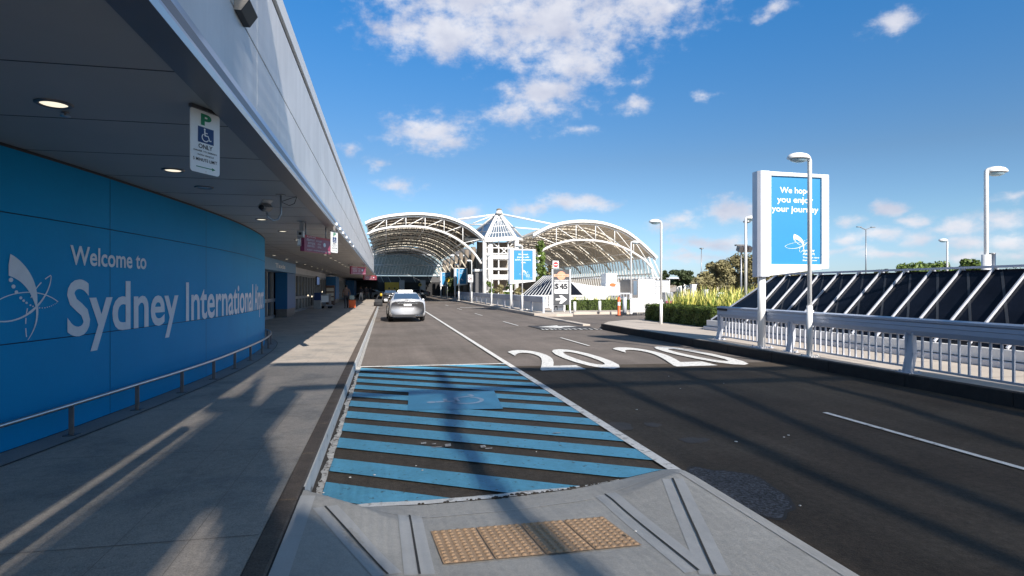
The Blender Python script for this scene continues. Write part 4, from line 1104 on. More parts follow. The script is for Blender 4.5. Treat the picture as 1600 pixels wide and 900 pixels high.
# price sign
A = P(863, 490.5, .05); t = thing('parking_price_sign', 'upright dark VALET PARKING price sign with white arrow between two silver posts', 'sign', A)
X0, Y0 = A.x, A.y; W_ = 1.16
for i, x in enumerate((X0, X0+W_)):
    g = MB(); g.box(x-.045, Y0-.05, .06, x+.045, Y0+.05, 2.86); g.build('post', 'white_sheet', t, bevel=.008)
    g = MB(); g.prism([(x-.12, Y0-.22, .05), (x+.12, Y0-.22, .05), (x+.12, Y0+.22, .05), (x-.12, Y0+.22, .05)], (0, 0, .03)); g.prism([(x-.015, Y0-.20, .08), (x-.015, Y0+.20, .08), (x-.015, Y0+.05, .40), (x-.015, Y0-.05, .40)], (.03, 0, 0)); g.build('foot', 'white_sheet', t)
g = MB(); g.box(X0+.047, Y0-.03, .62, X0+W_-.047, Y0+.03, 2.84); pb = g.build('panel', 'sign_grey', t)
fn = lambda x, y: (X0+.06+x*(W_-.12), Y0-.036, .66+y*2.16)
g = MB(); g.poly([fn(*c) for c in [(.5+.27*math.cos(a), .835+.125*math.sin(a)) for a in [R(10*i) for i in range(36)]]]); g.build('roundel', 'salmon', pb)
fn2 = lambda x, y: (X0+.06+x*(W_-.12), Y0-.040, .66+y*2.16)
fn3 = lambda x, y: (X0+.06+x*(W_-.12), Y0-.044, .66+y*2.16)
g = MB(); g.poly([fn2(.03, .80), fn2(.97, .80), fn2(.97, .875), fn2(.03, .875)]); g.build('roundel_band', mat('band_salmon', (.80, .42, .30), .5, var=0), pb)
g = MB(); put_text(g, 'AIRPORT VALET', fn3, .08, .92, .818, .856, bold=.02); g.build('band_lettering', 'orange', pb)
g = MB(); put_text(g, 'VALET PARKING', fn2, .05, .95, .672, .71, bold=.05); g.poly([fn2(.07, .31), fn2(.93, .31), fn2(.93, .655), fn2(.07, .655)])
sh = [(.14, .165), (.50, .165), (.36, .255), (.54, .255), (.86, .14), (.54, .02), (.36, .02), (.50, .115), (.14, .115)]
g.poly([fn2(*c) for c in sh]); g.build('white_marks', 'sign_white', pb)
g = MB(); put_text(g, 'S', fn3, .08, .34, .435, .605, bold=.06); g.box(X0+.06+.195*(W_-.12), Y0-.046, .66+.43*2.16, X0+.06+.235*(W_-.12), Y0-.0445, .66+.62*2.16); put_text(g, '45', fn3, .37, .90, .435, .605, bold=.06, keep='4'); put_text(g, 'FULL 3 HOURS', fn3, .20, .74, .40, .425, bold=.0)
g.build('price_lettering', 'ink', pb)
# small notice under it
t = thing('notice_board', 'low white notice board behind the foot of the price sign', 'sign', (X0+.5, Y0+.8, .05))
g = MB(); g.box(X0+.18, Y0+.8, .22, X0+1.1, Y0+.84, .58); g.box(X0+.2, Y0+.8, .05, X0+.24, Y0+.84, .22); g.box(X0+1.02, Y0+.8, .05, X0+1.06, Y0+.84, .22); nb_ = g.build('board', 'sign_white', t)
fn = lambda x, y: (X0+.2+x*.86, Y0+.796, .24+y*.32)
g = MB(); g.poly([fn(.16, .1), fn(.2, .1), fn(.2, .9), fn(.16, .9)]); g.poly([fn(.24, .6), fn(.44, .6), fn(.44, .9), fn(.24, .9)]); g.poly([fn(.38, .1), fn(.44, .1), fn(.44, .6), fn(.38, .6)]); put_text(g, 'EXIT', fn, .52, .94, .55, .85); g.build('lettering', 'ink', nb_)
# no entry sign
q = PY(868, 413.5, 41); t = thing('no_entry_sign', 'round red no entry sign on a white plate just above the price sign', 'sign', (q.x, q.y, .16))
g = MB(); g.tube([(q.x, q.y+.03, .16), (q.x, q.y+.03, q.z-.3)], .03, 8); g.build('pole', 'grey_metal', t)
g = MB(); g.box(q.x-.21, q.y, q.z-.26, q.x+.24, q.y+.015, q.z+.27); g.build('plate', 'sign_white', t)
g = MB(); g.poly([(q.x+.015+.19*math.cos(R(15*i)), q.y-.004, q.z+.19*math.sin(R(15*i))) for i in range(24)]); g.build('red_disc', 'red', t)
g = MB(); g.poly([(q.x-.12, q.y-.008, q.z-.035), (q.x+.15, q.y-.008, q.z-.035), (q.x+.15, q.y-.008, q.z+.035), (q.x-.12, q.y-.008, q.z+.035)]); g.build('white_bar', 'sign_white', t)

def picket(px0, py0, px1, py1, z0, z1, label, n, m='white', name='picket_fence', A=None, B=None, pw=.03, mid=True, solid=None):
    a = A or P(px0, py0, z0); b = B or P(px1, py1, z0)
    t = thing(name, label, 'fence', ((a.x+b.x)/2, (a.y+b.y)/2, z0), None)
    g = MB(); g.bar((a.x, a.y, z1), (b.x, b.y, z1), .08, .10); g.bar((a.x, a.y, z0+.12), (b.x, b.y, z0+.12), .05, .05)
    if mid: g.bar((a.x, a.y, z0+(z1-z0)*.55), (b.x, b.y, z0+(z1-z0)*.55), .04, .04)
    g.build('rails', m, t)
    np_ = max(2, int((b-a).length/2.2)+1)
    for i in range(np_):
        p = a+(b-a)*i/(np_-1); g = MB(); g.box(p.x-.06, p.y-.06, z0, p.x+.06, p.y+.06, z1); g.build('post', m, t)
    g = MB()
    for i in range(n):
        p = a+(b-a)*(i+.5)/n; g.box(p.x-pw/2, p.y-pw/2, z0+.12, p.x+pw/2, p.y+pw/2, z1)
    g.build('balusters', m, t)
    return t
picket(823, 484, 861, 482.5, .16, 1.12, 'white balustrade at the far left of the side road, behind the price sign', 22, mid=False, pw=.045)
picket(892, 0, 0, 0, .16, 1.1, 'white balustrade with dark glass behind it, right of the price sign', 18, mid=False, pw=.045, A=PY(892, 480, 42.5), B=PY(926, 480, 42.5))
picket(986, 490.5, 1027, 489.5, .1, 1.02, 'white picket fence between the pale bollard and the dark hedge', 20, pw=.06)
picket(0, 0, 0, 0, .16, 1.25, 'low grey glass balustrade in front of the ticket office', 10, mid=False, A=PY(940, 478, 44), B=PY(986, 478, 44), m='white_rail')
# far barrier along the road
fb = thing('barrier', 'long low barrier with grey top band and white panels leading under the canopy', 'barrier', (9.4, 55, .16))
a, b = P(849, 489, .16), P(714, 467, .16)
dirv = (b-a); n = 15
g = MB(); g.prism([(a.x-.03, a.y, .78), (a.x+.14, a.y, .78), (a.x+.14, a.y, 1.17), (a.x-.06, a.y, 1.15)], dirv); g.build('top_band', 'rail_band', fb)
for i in range(n):
    p, q = a+dirv*((i+.06)/n), a+dirv*((i+.94)/n)
    g = MB(); g.add([(p.x+.05, p.y, .24), (q.x+.05, q.y, .24), (q.x+.05, q.y, .79), (p.x+.05, p.y, .79), (p.x+.09, p.y, .24), (q.x+.09, q.y, .24), (q.x+.09, q.y, .79), (p.x+.09, p.y, .79)], [(0, 1, 2, 3), (7, 6, 5, 4), (0, 3, 7, 4), (1, 5, 6, 2)]); g.build('panel', 'white', fb)
    p = a+dirv*(i/n); g = MB(); g.box(p.x-.05, p.y-.05, .16, p.x+.06, p.y+.05, .80); g.build('post', 'white_rail', fb)
# second small skylight in the distance
def small_skylight(pts_base, ridge, label, nb):
    t = thing('skylight', label, 'skylight', pts_base[0])
    a, b, c, d = [Vector(x) for x in pts_base]; r0, r1 = [Vector(x) for x in ridge]
    g = MB(); g.add([a, b, c, d, r0, r1], [(0, 1, 5, 4), (1, 2, 5), (2, 3, 4, 5), (3, 0, 4)]); g.build('glass', 'glass_dark', t)
    g = MB()
    for i in range(nb+1):
        f = i/nb; g.bar(a+(b-a)*f, r0+(r1-r0)*f, .055, .06)
    g.bar(r0, r1, .12, .1); g.build('glazing_bars', 'white', t)
X, Y = 12.2, 47
A0 = PY(823, 466, 48); B0 = PY(864, 466, 44)
small_skylight([(A0.x, 50, 1.0), (B0.x+.4, 46, 1.0), (B0.x+3, 50, 1.0), (A0.x+4, 54, 1.0)], [(A0.x+2.4, 51.5, 2.75), (B0.x+2.0, 49, 2.75)], 'small dark skylight with close white bars behind the price sign', 9)

# ticket office
def px_box(g, px0, px1, pyt, Y, dpt, z0=0.0):
    a = PY(px0, pyt, Y); b = PY(px1, pyt, Y); g.box(a.x, Y, z0, b.x, Y+dpt, a.z)
    return a, b
to = thing('ticket_office', 'low white panelled office with slanted roofline and a small white turret', 'building', PY(940, 478, 49))
Y = 49
g = MB(); a = PY(893, 441, Y); b = PY(922, 446, Y); c = PY(960, 449, Y); d = PY(995, 440, Y); 
e1 = PY(893, 478, Y); 
g.prism([(a.x, Y, 0), (d.x, Y, 0), (d.x, Y, d.z), (c.x, Y, c.z), (b.x, Y, b.z), (a.x, Y, a.z)], (0, 3.5, 0)); g.build('wall', 'white', to)
g = MB()
for px in (922, 941, 968, 984): q = PY(px, 460, Y); g.box(q.x-.02, Y-.008, .2, q.x+.02, Y-.001, q.z+.55)
g.build('wall_joints', 'grey_metal', to)
g = MB(); a_ = PY(893, 442, Y-.05); b_ = PY(916, 466, Y-.05); c_ = PY(893, 466, Y-.05); g.prism([a_, c_, b_], (0, .04, 0)); g.build('dark_gable', 'glass_dark', to)
g = MB(); px_box(g, 947, 964, 427, Y+.8, 1.2, 1.5); a, b = PY(946, 441, Y+.75), PY(967, 441, Y+.75); g.prism([(a.x, Y+.75, a.z-.2), (b.x, Y+.75, a.z-.2), (b.x-.12, Y+.75, a.z+.02), (a.x+.12, Y+.75, a.z+.02)], (0, 1.3, 0)); g.build('turret', 'white_sheet', to)
for nm, px, py, m, rx in (('sticker', 957.5, 445, 'orange', .30), ('sticker', 980.5, 448, 'salmon', .22)):
    q = PY(px, py, Y-.02 if px > 970 else Y+.735); g = MB(); g.poly([(q.x+rx*math.cos(R(20*i)), q.y, q.z+rx*(1.3 if px > 970 else .5)*math.sin(R(20*i))) for i in range(18)]); g.build(nm, m, to)
# generator container
gc = thing('generator_container', 'white equipment container with louvred end and dark window strip, left of the trees', 'container', PY(1015, 478, 44))
Y = 44
g = MB(); px_box(g, 997, 1024, 436, Y, 3, .1); g.build('body', 'white_sheet', gc, bevel=.02)
a, b = PY(1024.3, 437, Y), PY(1046, 437, Y)
g = MB(); g.box(a.x, Y+.05, .1, b.x, Y+3, a.z-.02); lo = g.build('louvre_housing', 'grey_metal', gc)
g = MB(); z = 1.25
while z < a.z-.08: g.box(a.x+.03, Y-.0, z, b.x-.03, Y+.045, z+.085); z += .145
g.box(a.x, Y-.02, .1, b.x, Y+.045, 1.2); g.box(b.x-.03, Y-.02, 1.2, b.x+.03, Y+.045, a.z); g.build('louvre', 'white', lo)
g = MB(); a, b = PY(988, 437, Y), PY(996.6, 437, Y); g.box(a.x, Y+.02, 1.0, b.x, Y+2.5, a.z); g.m(1); g.box(a.x+.1, Y+.0, 1.15, b.x-.08, Y+.018, a.z-.1); g.build('window_strip', ['steel_dark', 'glass_blue'], gc)
t = thing('hydraulic_box', 'small grey machine box right of the far lamp with a maroon bar at its foot', 'equipment box', PY(1050, 478, 41))
g = MB(); a, b = PY(1039, 457, 41), PY(1052, 457, 41); g.box(a.x, 41, .3, b.x, 41.6, a.z); g.build('body', 'grey_metal', t, bevel=.02)
g = MB(); a, b = PY(1041, 471, 40.8), PY(1064, 471, 40.8); g.box(a.x, 40.8, .55, b.x, 40.95, .72); g.build('bar', 'maroon', t)
# white square post and small signs behind the flax
for px, w, yt, lab in ((1085, 7, 445, 'tall white square post behind the flax'), (1104.5, 4, 453, 'short pale square post behind the flax')):
    a = PY(px-w/2, yt, 38); b = PY(px+w/2, yt, 38); t = thing('square_post', lab, 'post', ((a.x+b.x)/2, 38, 0)); g = MB(); g.box(a.x, 38, 0, b.x, 38.3, a.z); g.build('post', 'white_sheet', t, bevel=.01); g = MB(); g.box(a.x-.02, 37.98, a.z, b.x+.02, 38.32, a.z+.04); g.build('cap', 'white', t)
t = thing('bus_stop_sign', 'small blue and white panel on a white frame behind the flax', 'sign', PY(1127, 480, 40)); a, b = PY(1119, 457, 40), PY(1132, 463, 40)
g = MB(); g.box(a.x, 40, 0, a.x+.06, 40.06, a.z); g.box(b.x-.06, 40, 0, b.x, 40.06, a.z); g.box(a.x+.06, 40, b.z, b.x-.06, 40.05, a.z); g.build('frame', 'white', t); g = MB(); g.box(a.x+.2, 39.98, b.z+.05, b.x-.12, 39.998, a.z-.04); g.build('panel', 'poster', t)
# low far wall, gantry ramp
t = thing('ramp_bridge', 'distant elevated concrete road ramp with white parapet beyond the hedge', 'bridge', PY(1090, 450, 100))
pts = [(1062, 452), (1075, 448), (1086, 444), (1097, 440), (1112, 438.5), (1128, 438.5)]
for nm, m, z0, z1 in (('parapet', 'white_rail', .0, .9), ('deck', 'concrete_far', -1.0, -.01)):
    g = MB()
    for (x0, y0), (x1, y1) in zip(pts, pts[1:]):
        a = PY(x0, y0+4, 100); b = PY(x1, y1+4, 100); g.prism([(a.x, 100, a.z+z0), (b.x, 100, b.z+z0), (b.x, 100, b.z+z1), (a.x, 100, a.z+z1)], (0, 8 if nm == 'deck' else .4, 0))
    g.build(nm, m, t)
for px, py in pts[1:]:
    a = PY(px, py+4, 101); g = MB(); g.cyl((a.x, 103, 0), .5, max(.4, a.z-1), 10); g.build('pier', 'concrete_far', t)
for i in range(3):
    a = PY(1058+i*6, 455-i*2.4, 99); g = MB(); g.tube([(a.x, 99, 0), (a.x, 99, a.z+.8)], .12, 6); g.bar((a.x, 99, a.z+.8), (a.x+2.4, 99, a.z+1.3), .15, .15); g.build('rail_frame', 'white', t)
# ================================================================== VAULTED CANOPIES
def smooth_px(pts, Y, n=6):
    W = [(PY(a, b, Y).x, PY(a, b, Y).z) for a, b in pts]
    return crspline(W, n)
def resample(P_, n):
    S_ = [0]
    for a, b in zip(P_, P_[1:]): S_.append(S_[-1]+math.dist(a, b))
    o = []
    for i in range(n+1):
        s = S_[-1]*i/n; k = 0
        while k < len(S_)-2 and S_[k+1] < s: k += 1
        t = (s-S_[k])/(S_[k+1]-S_[k]); o.append((P_[k][0]+(P_[k+1][0]-P_[k][0])*t, P_[k][1]+(P_[k+1][1]-P_[k][1])*t))
    return o
def vault(label, top, bot, Y0, nb, pitch, nseg, diag_dir, roof_m, cols, side=None):
    t = thing('vaulted_canopy', label, 'canopy', (PY(top[0][0], top[0][1], Y0).x, Y0, 0))
    Tc, Bc = smooth_px(top, Y0), smooth_px(bot, Y0)
    def zat(C, x):
        for a, b in zip(C, C[1:]):
            if a[0] <= x <= b[0]: return a[1]+(b[1]-a[1])*(x-a[0])/max(b[0]-a[0], 1e-6)
        return C[0][1] if x < C[0][0] else C[-1][1]
    xa_, xb_ = max(Tc[0][0], Bc[0][0]), min(Tc[-1][0], Bc[-1][0])
    X_ = [xa_+(xb_-xa_)*i/nseg for i in range(nseg+1)]
    T = [(x, zat(Tc, x)) for x in X_]; B = [(x, zat(Bc, x)) for x in X_]
    Tf = resample(smooth_px(top, Y0), 40)
    for k in range(nb+1):
        y = Y0+k*pitch
        g = MB(); r = .13 if k == 0 else .10
        g.tube([(x, y, z-.25) for x, z in resample(smooth_px(top, Y0), 28)], r*.75, 8); g.tube([(x, y, z) for x, z in resample(smooth_px(bot, Y0), 28)], r, 8)
        g.build('arch_truss', 'white' if k == 0 else 'canopy_cream', t)  # inner arches toned darker, standing in for shade under the roof
        g = MB()
        for i in range(1, nseg):
            g.tube([(T[i][0], y, T[i][1]-.25), (B[i][0], y, B[i][1])], .05, 6)
        for i in range(nseg):
            a, b = (T[i+1], B[i]) if diag_dir > 0 else (T[i], B[i+1])
            if k < 6: g.tube([(a[0], y, a[1]-.25), (b[0], y, b[1])], .045, 6)
        g.build('web_members', 'white' if k == 0 else 'canopy_cream', t)  # inner webs share the darker tone that stands for shade
    # front edge beam of the roof
    g = MB()
    for i in range(len(Tf)-1): g.bar((Tf[i][0], Y0-.35, Tf[i][1]), (Tf[i+1][0], Y0-.35, Tf[i+1][1]), .16, .26)
    g.build('roof_edge', 'white', t)
    for k in range(nb):
        y0, y1 = Y0-.3+k*pitch, Y0+k*pitch+pitch-.80
        g = MB(); th = .14
        vs = []; n = len(Tf)
        for x, z in Tf: vs += [(x, y0, z+.05), (x, y1, z+.05), (x, y1, z+.05+th), (x, y0, z+.05+th)]
        fs = []
        for i in range(n-1):
            for j in range(4): fs.append((4*i+j, 4*i+(j+1) % 4, 4*i+4+(j+1) % 4, 4*i+4+j))
        fs += [(0, 3, 2, 1), (4*n-4, 4*n-3, 4*n-2, 4*n-1)]
        g.add(vs, fs); g.build('roof_or_shade_panel', roof_m, t)
        g = MB()   # rooflight slot with louvre blades
        for i in range(2, n-3, 1):
            if (i+k) % 3: g.bar((Tf[i][0], y1+.02, Tf[i][1]+.1), (Tf[i][0], y1+.62, Tf[i][1]+.1), .10, .06)
        g.build('rooflight_bars', 'white', t)
    g = MB()
    for i in range(0, len(T)): g.tube([(T[i][0], Y0, T[i][1]-.2), (T[i][0], Y0+nb*pitch, T[i][1]-.2)], .05, 6)
    for i in range(1, len(T)-1, 2): g.tube([(B[i][0], Y0, B[i][1]), (B[i][0], Y0+nb*pitch, B[i][1])], .045, 6)
    g.build('purlins', 'white', t)
    for (cx, ztop, r, every) in cols:
        for k in range(0, nb+1, every):
            g = MB(); g.cyl((cx, Y0+k*pitch+.4, 0), r, ztop, 14); g.build('column', 'white' if k == 0 else 'canopy_brown', t)  # inner columns coloured brown in place of shade under the canopy
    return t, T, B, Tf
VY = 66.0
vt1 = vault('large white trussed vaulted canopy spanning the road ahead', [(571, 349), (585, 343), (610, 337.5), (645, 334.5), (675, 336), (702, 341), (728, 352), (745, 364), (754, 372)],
      [(573, 366), (590, 359), (615, 355), (645, 354), (672, 357), (700, 366), (725, 381), (742, 397), (752, 412)], VY, 8, 6.6, 6, 1, 'canopy_brown', [(11.6, 7.2, .32, 1)])
vt2 = vault('large white trussed vaulted canopy on the right with cream roof panels', [(832, 368), (850, 358), (872, 350.5), (900, 346.5), (930, 347.5), (955, 353), (980, 364), (1003, 382), (1025, 403)],
      [(838, 397), (855, 387), (880, 378), (905, 375), (935, 376.5), (960, 382), (983, 391), (1008, 407), (1019, 420)], VY, 7, 6.6, 6, -1, 'canopy_cream', [(17.4, 6.8, .3, 2)])
# right canopy side glazing (long inclined glass wall below the roof edge)
T = vt2[1]; xr, zr = T[-1]
g = MB(); g.add([(xr-.3, VY, zr-.4), (xr-.3, VY+46, zr-.4), (xr+.6, VY+46, 1.0), (xr+.6, VY, 1.0)], [(0, 1, 2, 3)]); g.build('side_glazing', 'glass_green', vt2[0])
g = MB()
for i in range(0, 47): f0 = (xr-.36, VY+i, zr-.4); f1 = (xr+.50, VY+i, 1.0); g.bar(f0, f1, .12, .10)
for f in (0, .45, .97): g.bar((xr-.38+.9*f, VY, zr-.4+(1.0-zr+.4)*f), (xr-.38+.9*f, VY+46, zr-.4+(1.0-zr+.4)*f), .22, .12)
g.build('side_glazing_bars', 'white', vt2[0])
g = MB(); g.tube([(T[-1][0], VY, T[-1][1]-.2), (xr+1.1, VY, 3.0)], .09, 8); g.tube([(vt2[2][-1][0], VY, vt2[2][-1][1]), (xr+.9, VY, 2.4)], .13, 8); g.tube([(T[-1][0]-.4, VY, T[-1][1]-.6), (xr+.9, VY, 2.4)], .09, 8); g.build('springing_strut', 'white', vt2[0])
# back glazed screen of both halls
bg_ = thing('glazed_end_wall', 'glazed screen with pale bars over a dark wall closing the far end of the road canopy', 'wall', (4, 119.5, 0))
EY = 119.5
a = PY(560, 397, EY); b = PY(745, 397, EY); c = PY(745, 431, EY)
g = MB(); g.box(a.x, EY+.2, c.z, b.x, EY+.3, a.z); g.build('glazing', mat('glass_end', (.20, .27, .30), .3, var=.4, vscale=.5, alpha=.8), bg_)
g = MB(); x = a.x; r_ = random.Random(4)
while x < b.x:
    g.bar((x, EY+.05, c.z), (x+1.1, EY+.05, a.z), .16 if r_.random() < .7 else .34, .08); x += .62
for z in (c.z+.1, (a.z+c.z)/2, a.z): g.box(a.x, EY-.02, z-.1, b.x, EY+.15, z+.1)
g.build('glazing_bars', 'white_sheet', bg_)
g = MB(); g.box(a.x, EY+.1, a.z+.1, b.x, EY+.5, a.z+1.4); g.build('gable', 'back_wall', bg_)
g = MB(); d_ = PY(560, 441, EY); g.box(a.x, EY+.2, d_.z, b.x, EY+.5, c.z-.1); g.m(1); g.box(a.x, EY+.35, -.05, b.x+20, EY+.6, d_.z); g.build('wall', ['back_wall', 'black'], bg_)
g = MB()
for px in (594, 605, 622, 644, 668): p = PY(px, 430, EY-.05); q = PY(px+5.5, 441, EY-.05); g.bar((p.x, EY+.1, p.z), (q.x, EY+.1, q.z), .42, .06)
g.build('light_slots', 'slot_white', bg_)
g = MB()
for px in (628, 661, 700): q = PY(px, 460, EY-1); g.box(q.x-.5, EY-1, 0, q.x+.5, EY-.4, 3.2)
g.build('pier', 'grey_metal', bg_)

# ---- stair tower with glass pyramid
tw = thing('stair_tower', 'white steel stair tower topped by a glazed pyramid between the two canopies', 'tower', (14, VY, 0))
def T3(px, py, dy=0): return PY(px, py, VY+dy)
ap = T3(779, 333, 1.2); bl = T3(757, 375, -.2); br = T3(806, 372, -.2); bl2 = PY(727, 374, VY+6); br2 = Vector((br.x+2.5, VY+6, bl2.z))
fl_ = bl
gl = MB(); gl.add([bl, br, br2, bl2, ap], [(0, 1, 4), (1, 2, 4), (2, 3, 4), (3, 0, 4)]); gl.build('pyramid_glass', 'glass_blue', tw)
g = MB()
for p, r_w in ((fl_, .20), (br, .20), (br2, .12), (bl2, .12)): g.tube([p, ap+Vector((0, 0, .1))], r_w, 8)
for i in range(1, 9):
    f = i/9; p = fl_+(br-fl_)*f; q0 = ap+(br-ap)*.15
    e = fl_+(ap-fl_)*min(1, f*1.0); g.bar(p+Vector((0, -.05, 0)), (p+(ap-p)*(1-abs(f-.5)*1.4))+Vector((0, -.05, 0)), .05, .05)
for f in (.25, .5, .72): g.bar(fl_+(ap-fl_)*f, br+(ap-br)*f, .06, .06)
for f in (.3, .6): g.bar(bl+(ap-bl)*f, bl2+(ap-bl2)*f, .08, .08)
g.bar(fl_, br, .3, .45); g.bar(bl, bl2, .25, .3); g.bar(br, br2, .25, .3); g.build('pyramid_frame', 'white', tw)
g = MB(); g.lathe((ap.x, ap.y-.3, ap.z-.1), [(.42, 0), (.36, .25), (.26, .36)], 12); g.m(1); g.lathe((ap.x, ap.y-.3, ap.z+.1), [(.30, .14), (.30, .32), (.0005, .42)], 12); g.build('apex_cap', ['white', 'canopy_brown'], tw)
for px, r in ((757, .22), (807, .24)):
    for dy in (0, 5.0):
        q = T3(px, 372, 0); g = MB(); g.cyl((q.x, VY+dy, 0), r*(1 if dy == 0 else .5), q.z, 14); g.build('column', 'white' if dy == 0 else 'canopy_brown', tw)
g = MB()
xa, xb = T3(758, 400).x, T3(806, 400).x
z_of = lambda py: T3(780, py).z
for px in (765, 780, 795): q = T3(px, 400); g.box(q.x-.06, VY+.3, 0, q.x+.06, VY+.42, z_of(372))
for py in (387, 396, 420, 437, 455): z = z_of(py); g.box(xa, VY+.25, z-.05, xb, VY+.40, z+.05)
g.tube([T3(765, 375, .3), T3(778, 386, .3)], .07, 6); g.tube([T3(806, 375, .3), T3(796, 386, .3)], .07, 6); g.tube([T3(783, 388, .3), T3(792, 396, .3)], .06, 6); g.tube([T3(792, 388, .3), T3(783, 396, .3)], .06, 6)
g.build('steel_frame', 'white', tw)
for py0, py1 in ((398, 404.5), (418.5, 421.5), (429, 436.5)):
    g = MB(); g.box(T3(764, 400).x, VY+.1, z_of(py1), T3(797, 400).x, VY+.24, z_of(py0)); g.box(xa, VY+.5, z_of(py1), xb, VY+4.5, z_of(py1)+.15); g.build('balcony', 'white', tw)
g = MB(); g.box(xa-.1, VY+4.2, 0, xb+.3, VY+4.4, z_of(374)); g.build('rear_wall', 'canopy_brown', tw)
g = MB(); g.tube([T3(739, 349, 1), ap-Vector((.2, 0, .1))], .08, 6); g.tube([T3(700, 345, 1), ap-Vector((.3, 0, .15))], .10, 6); g.tube([T3(715, 351, 6), ap+Vector((0, 1, -1.2))], .09, 6)
g.tube([ap+Vector((.3, 0, -.1)), T3(872, 352, 1)], .11, 6); g.tube([ap+Vector((.2, 1, -1.4)), T3(860, 360, 4)], .09, 6); g.build('tie_rods', 'white', tw)
t = thing('service_block', 'dark doorway block with pale frame left of the stair tower', 'building', T3(748, 470)); a = T3(743, 424, 1); b = T3(754, 424, 1)
g = MB(); g.box(a.x, VY+1, 0, b.x, VY+3, a.z); g.build('wall', 'back_wall', t); g = MB(); g.box(a.x-.1, VY+.8, a.z, b.x+1, VY+3, a.z+.25); g.box(b.x, VY+.8, 0, b.x+.5, VY+1.2, a.z); g.build('frame', 'white', t)
# blocks that close the view behind the tower and under the right canopy
t = thing('annex_or_added_wall', 'long pale annex building behind the stair tower and under the right canopy', 'building', (24, 118, 0))
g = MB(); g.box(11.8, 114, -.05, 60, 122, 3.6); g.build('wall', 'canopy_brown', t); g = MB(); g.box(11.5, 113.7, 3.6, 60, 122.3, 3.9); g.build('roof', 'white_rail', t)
t = thing('annex_or_added_wall', 'added brown wall blocking low sun along the right of the road canopy', 'building', (12.6, 92, 0))  # added wall, keeps low sun out from under the road canopy
g = MB(); g.box(12.2, 74, -.05, 13.2, 113.5, 6.4); g.build('wall', 'canopy_brown', t); g = MB(); g.box(12.1, 73.9, 6.4, 13.3, 113.6, 6.6); g.build('added_wall_coping', 'canopy_cream', t)  # both parts belong to the added sun-blocking wall
# small signs near the canopy
def plate_sign(px, py, Y, w, h, label, m, cat='sign', shape='rect', ring=None, sym=None, name='road_sign', zg=.16):
    q = PY(px, py, Y); t = thing(name, label, cat, (q.x, Y, zg))
    g = MB(); g.tube([(q.x, Y+.06, zg), (q.x, Y+.06, q.z)], .04, 8); g.build('pole', 'grey_metal', t)
    g = MB()
    if shape == 'rect': g.box(q.x-w/2, Y, q.z-h/2, q.x+w/2, Y+.03, q.z+h/2)
    else: g.prism([(q.x+w/2*math.cos(R(18*i)), Y, q.z+w/2*math.sin(R(18*i))) for i in range(20)], (0, .03, 0))
    p = g.build('plate', m, t)
    if ring:
        g = MB(); rr = w*.38
        for i in range(20):
            a, b = R(18*i), R(18*i+18); g.poly([(q.x+rr*math.cos(a), Y-.01, q.z+rr*math.sin(a)), (q.x+rr*math.cos(b), Y-.01, q.z+rr*math.sin(b)), (q.x+rr*.72*math.cos(b), Y-.01, q.z+rr*.72*math.sin(b)), (q.x+rr*.72*math.cos(a), Y-.01, q.z+rr*.72*math.sin(a))])
        g.build('red_ring', ring, p)
        if sym: g = MB(); put_text(g, sym, lambda x, y: (q.x-rr*.5+x*rr, Y-.012, q.z-rr*.42+y*rr*.84), 0, 1, 0, 1, bold=.04); g.build('numerals', 'ink', p)
    if shape == 'disc': g = MB(); g.box(q.x-w*.25, Y-.012, q.z-.05, q.x+w*.25, Y-.002, q.z+.12); g.build('symbol', 'black', p)
    return t
plate_sign(735, 435, 62, .55, .78, 'white speed limit sign with a red ring in front of the canopy column', 'sign_white', ring='red', sym='20')
plate_sign(699, 437.5, 84, .62, .6, 'round yellow warning sign in front of the farthest blue poster', 'yellow', shape='disc')
plate_sign(656.5, 445, 100, .55, .5, 'small round yellow warning sign deep under the canopy', 'yellow', shape='disc')
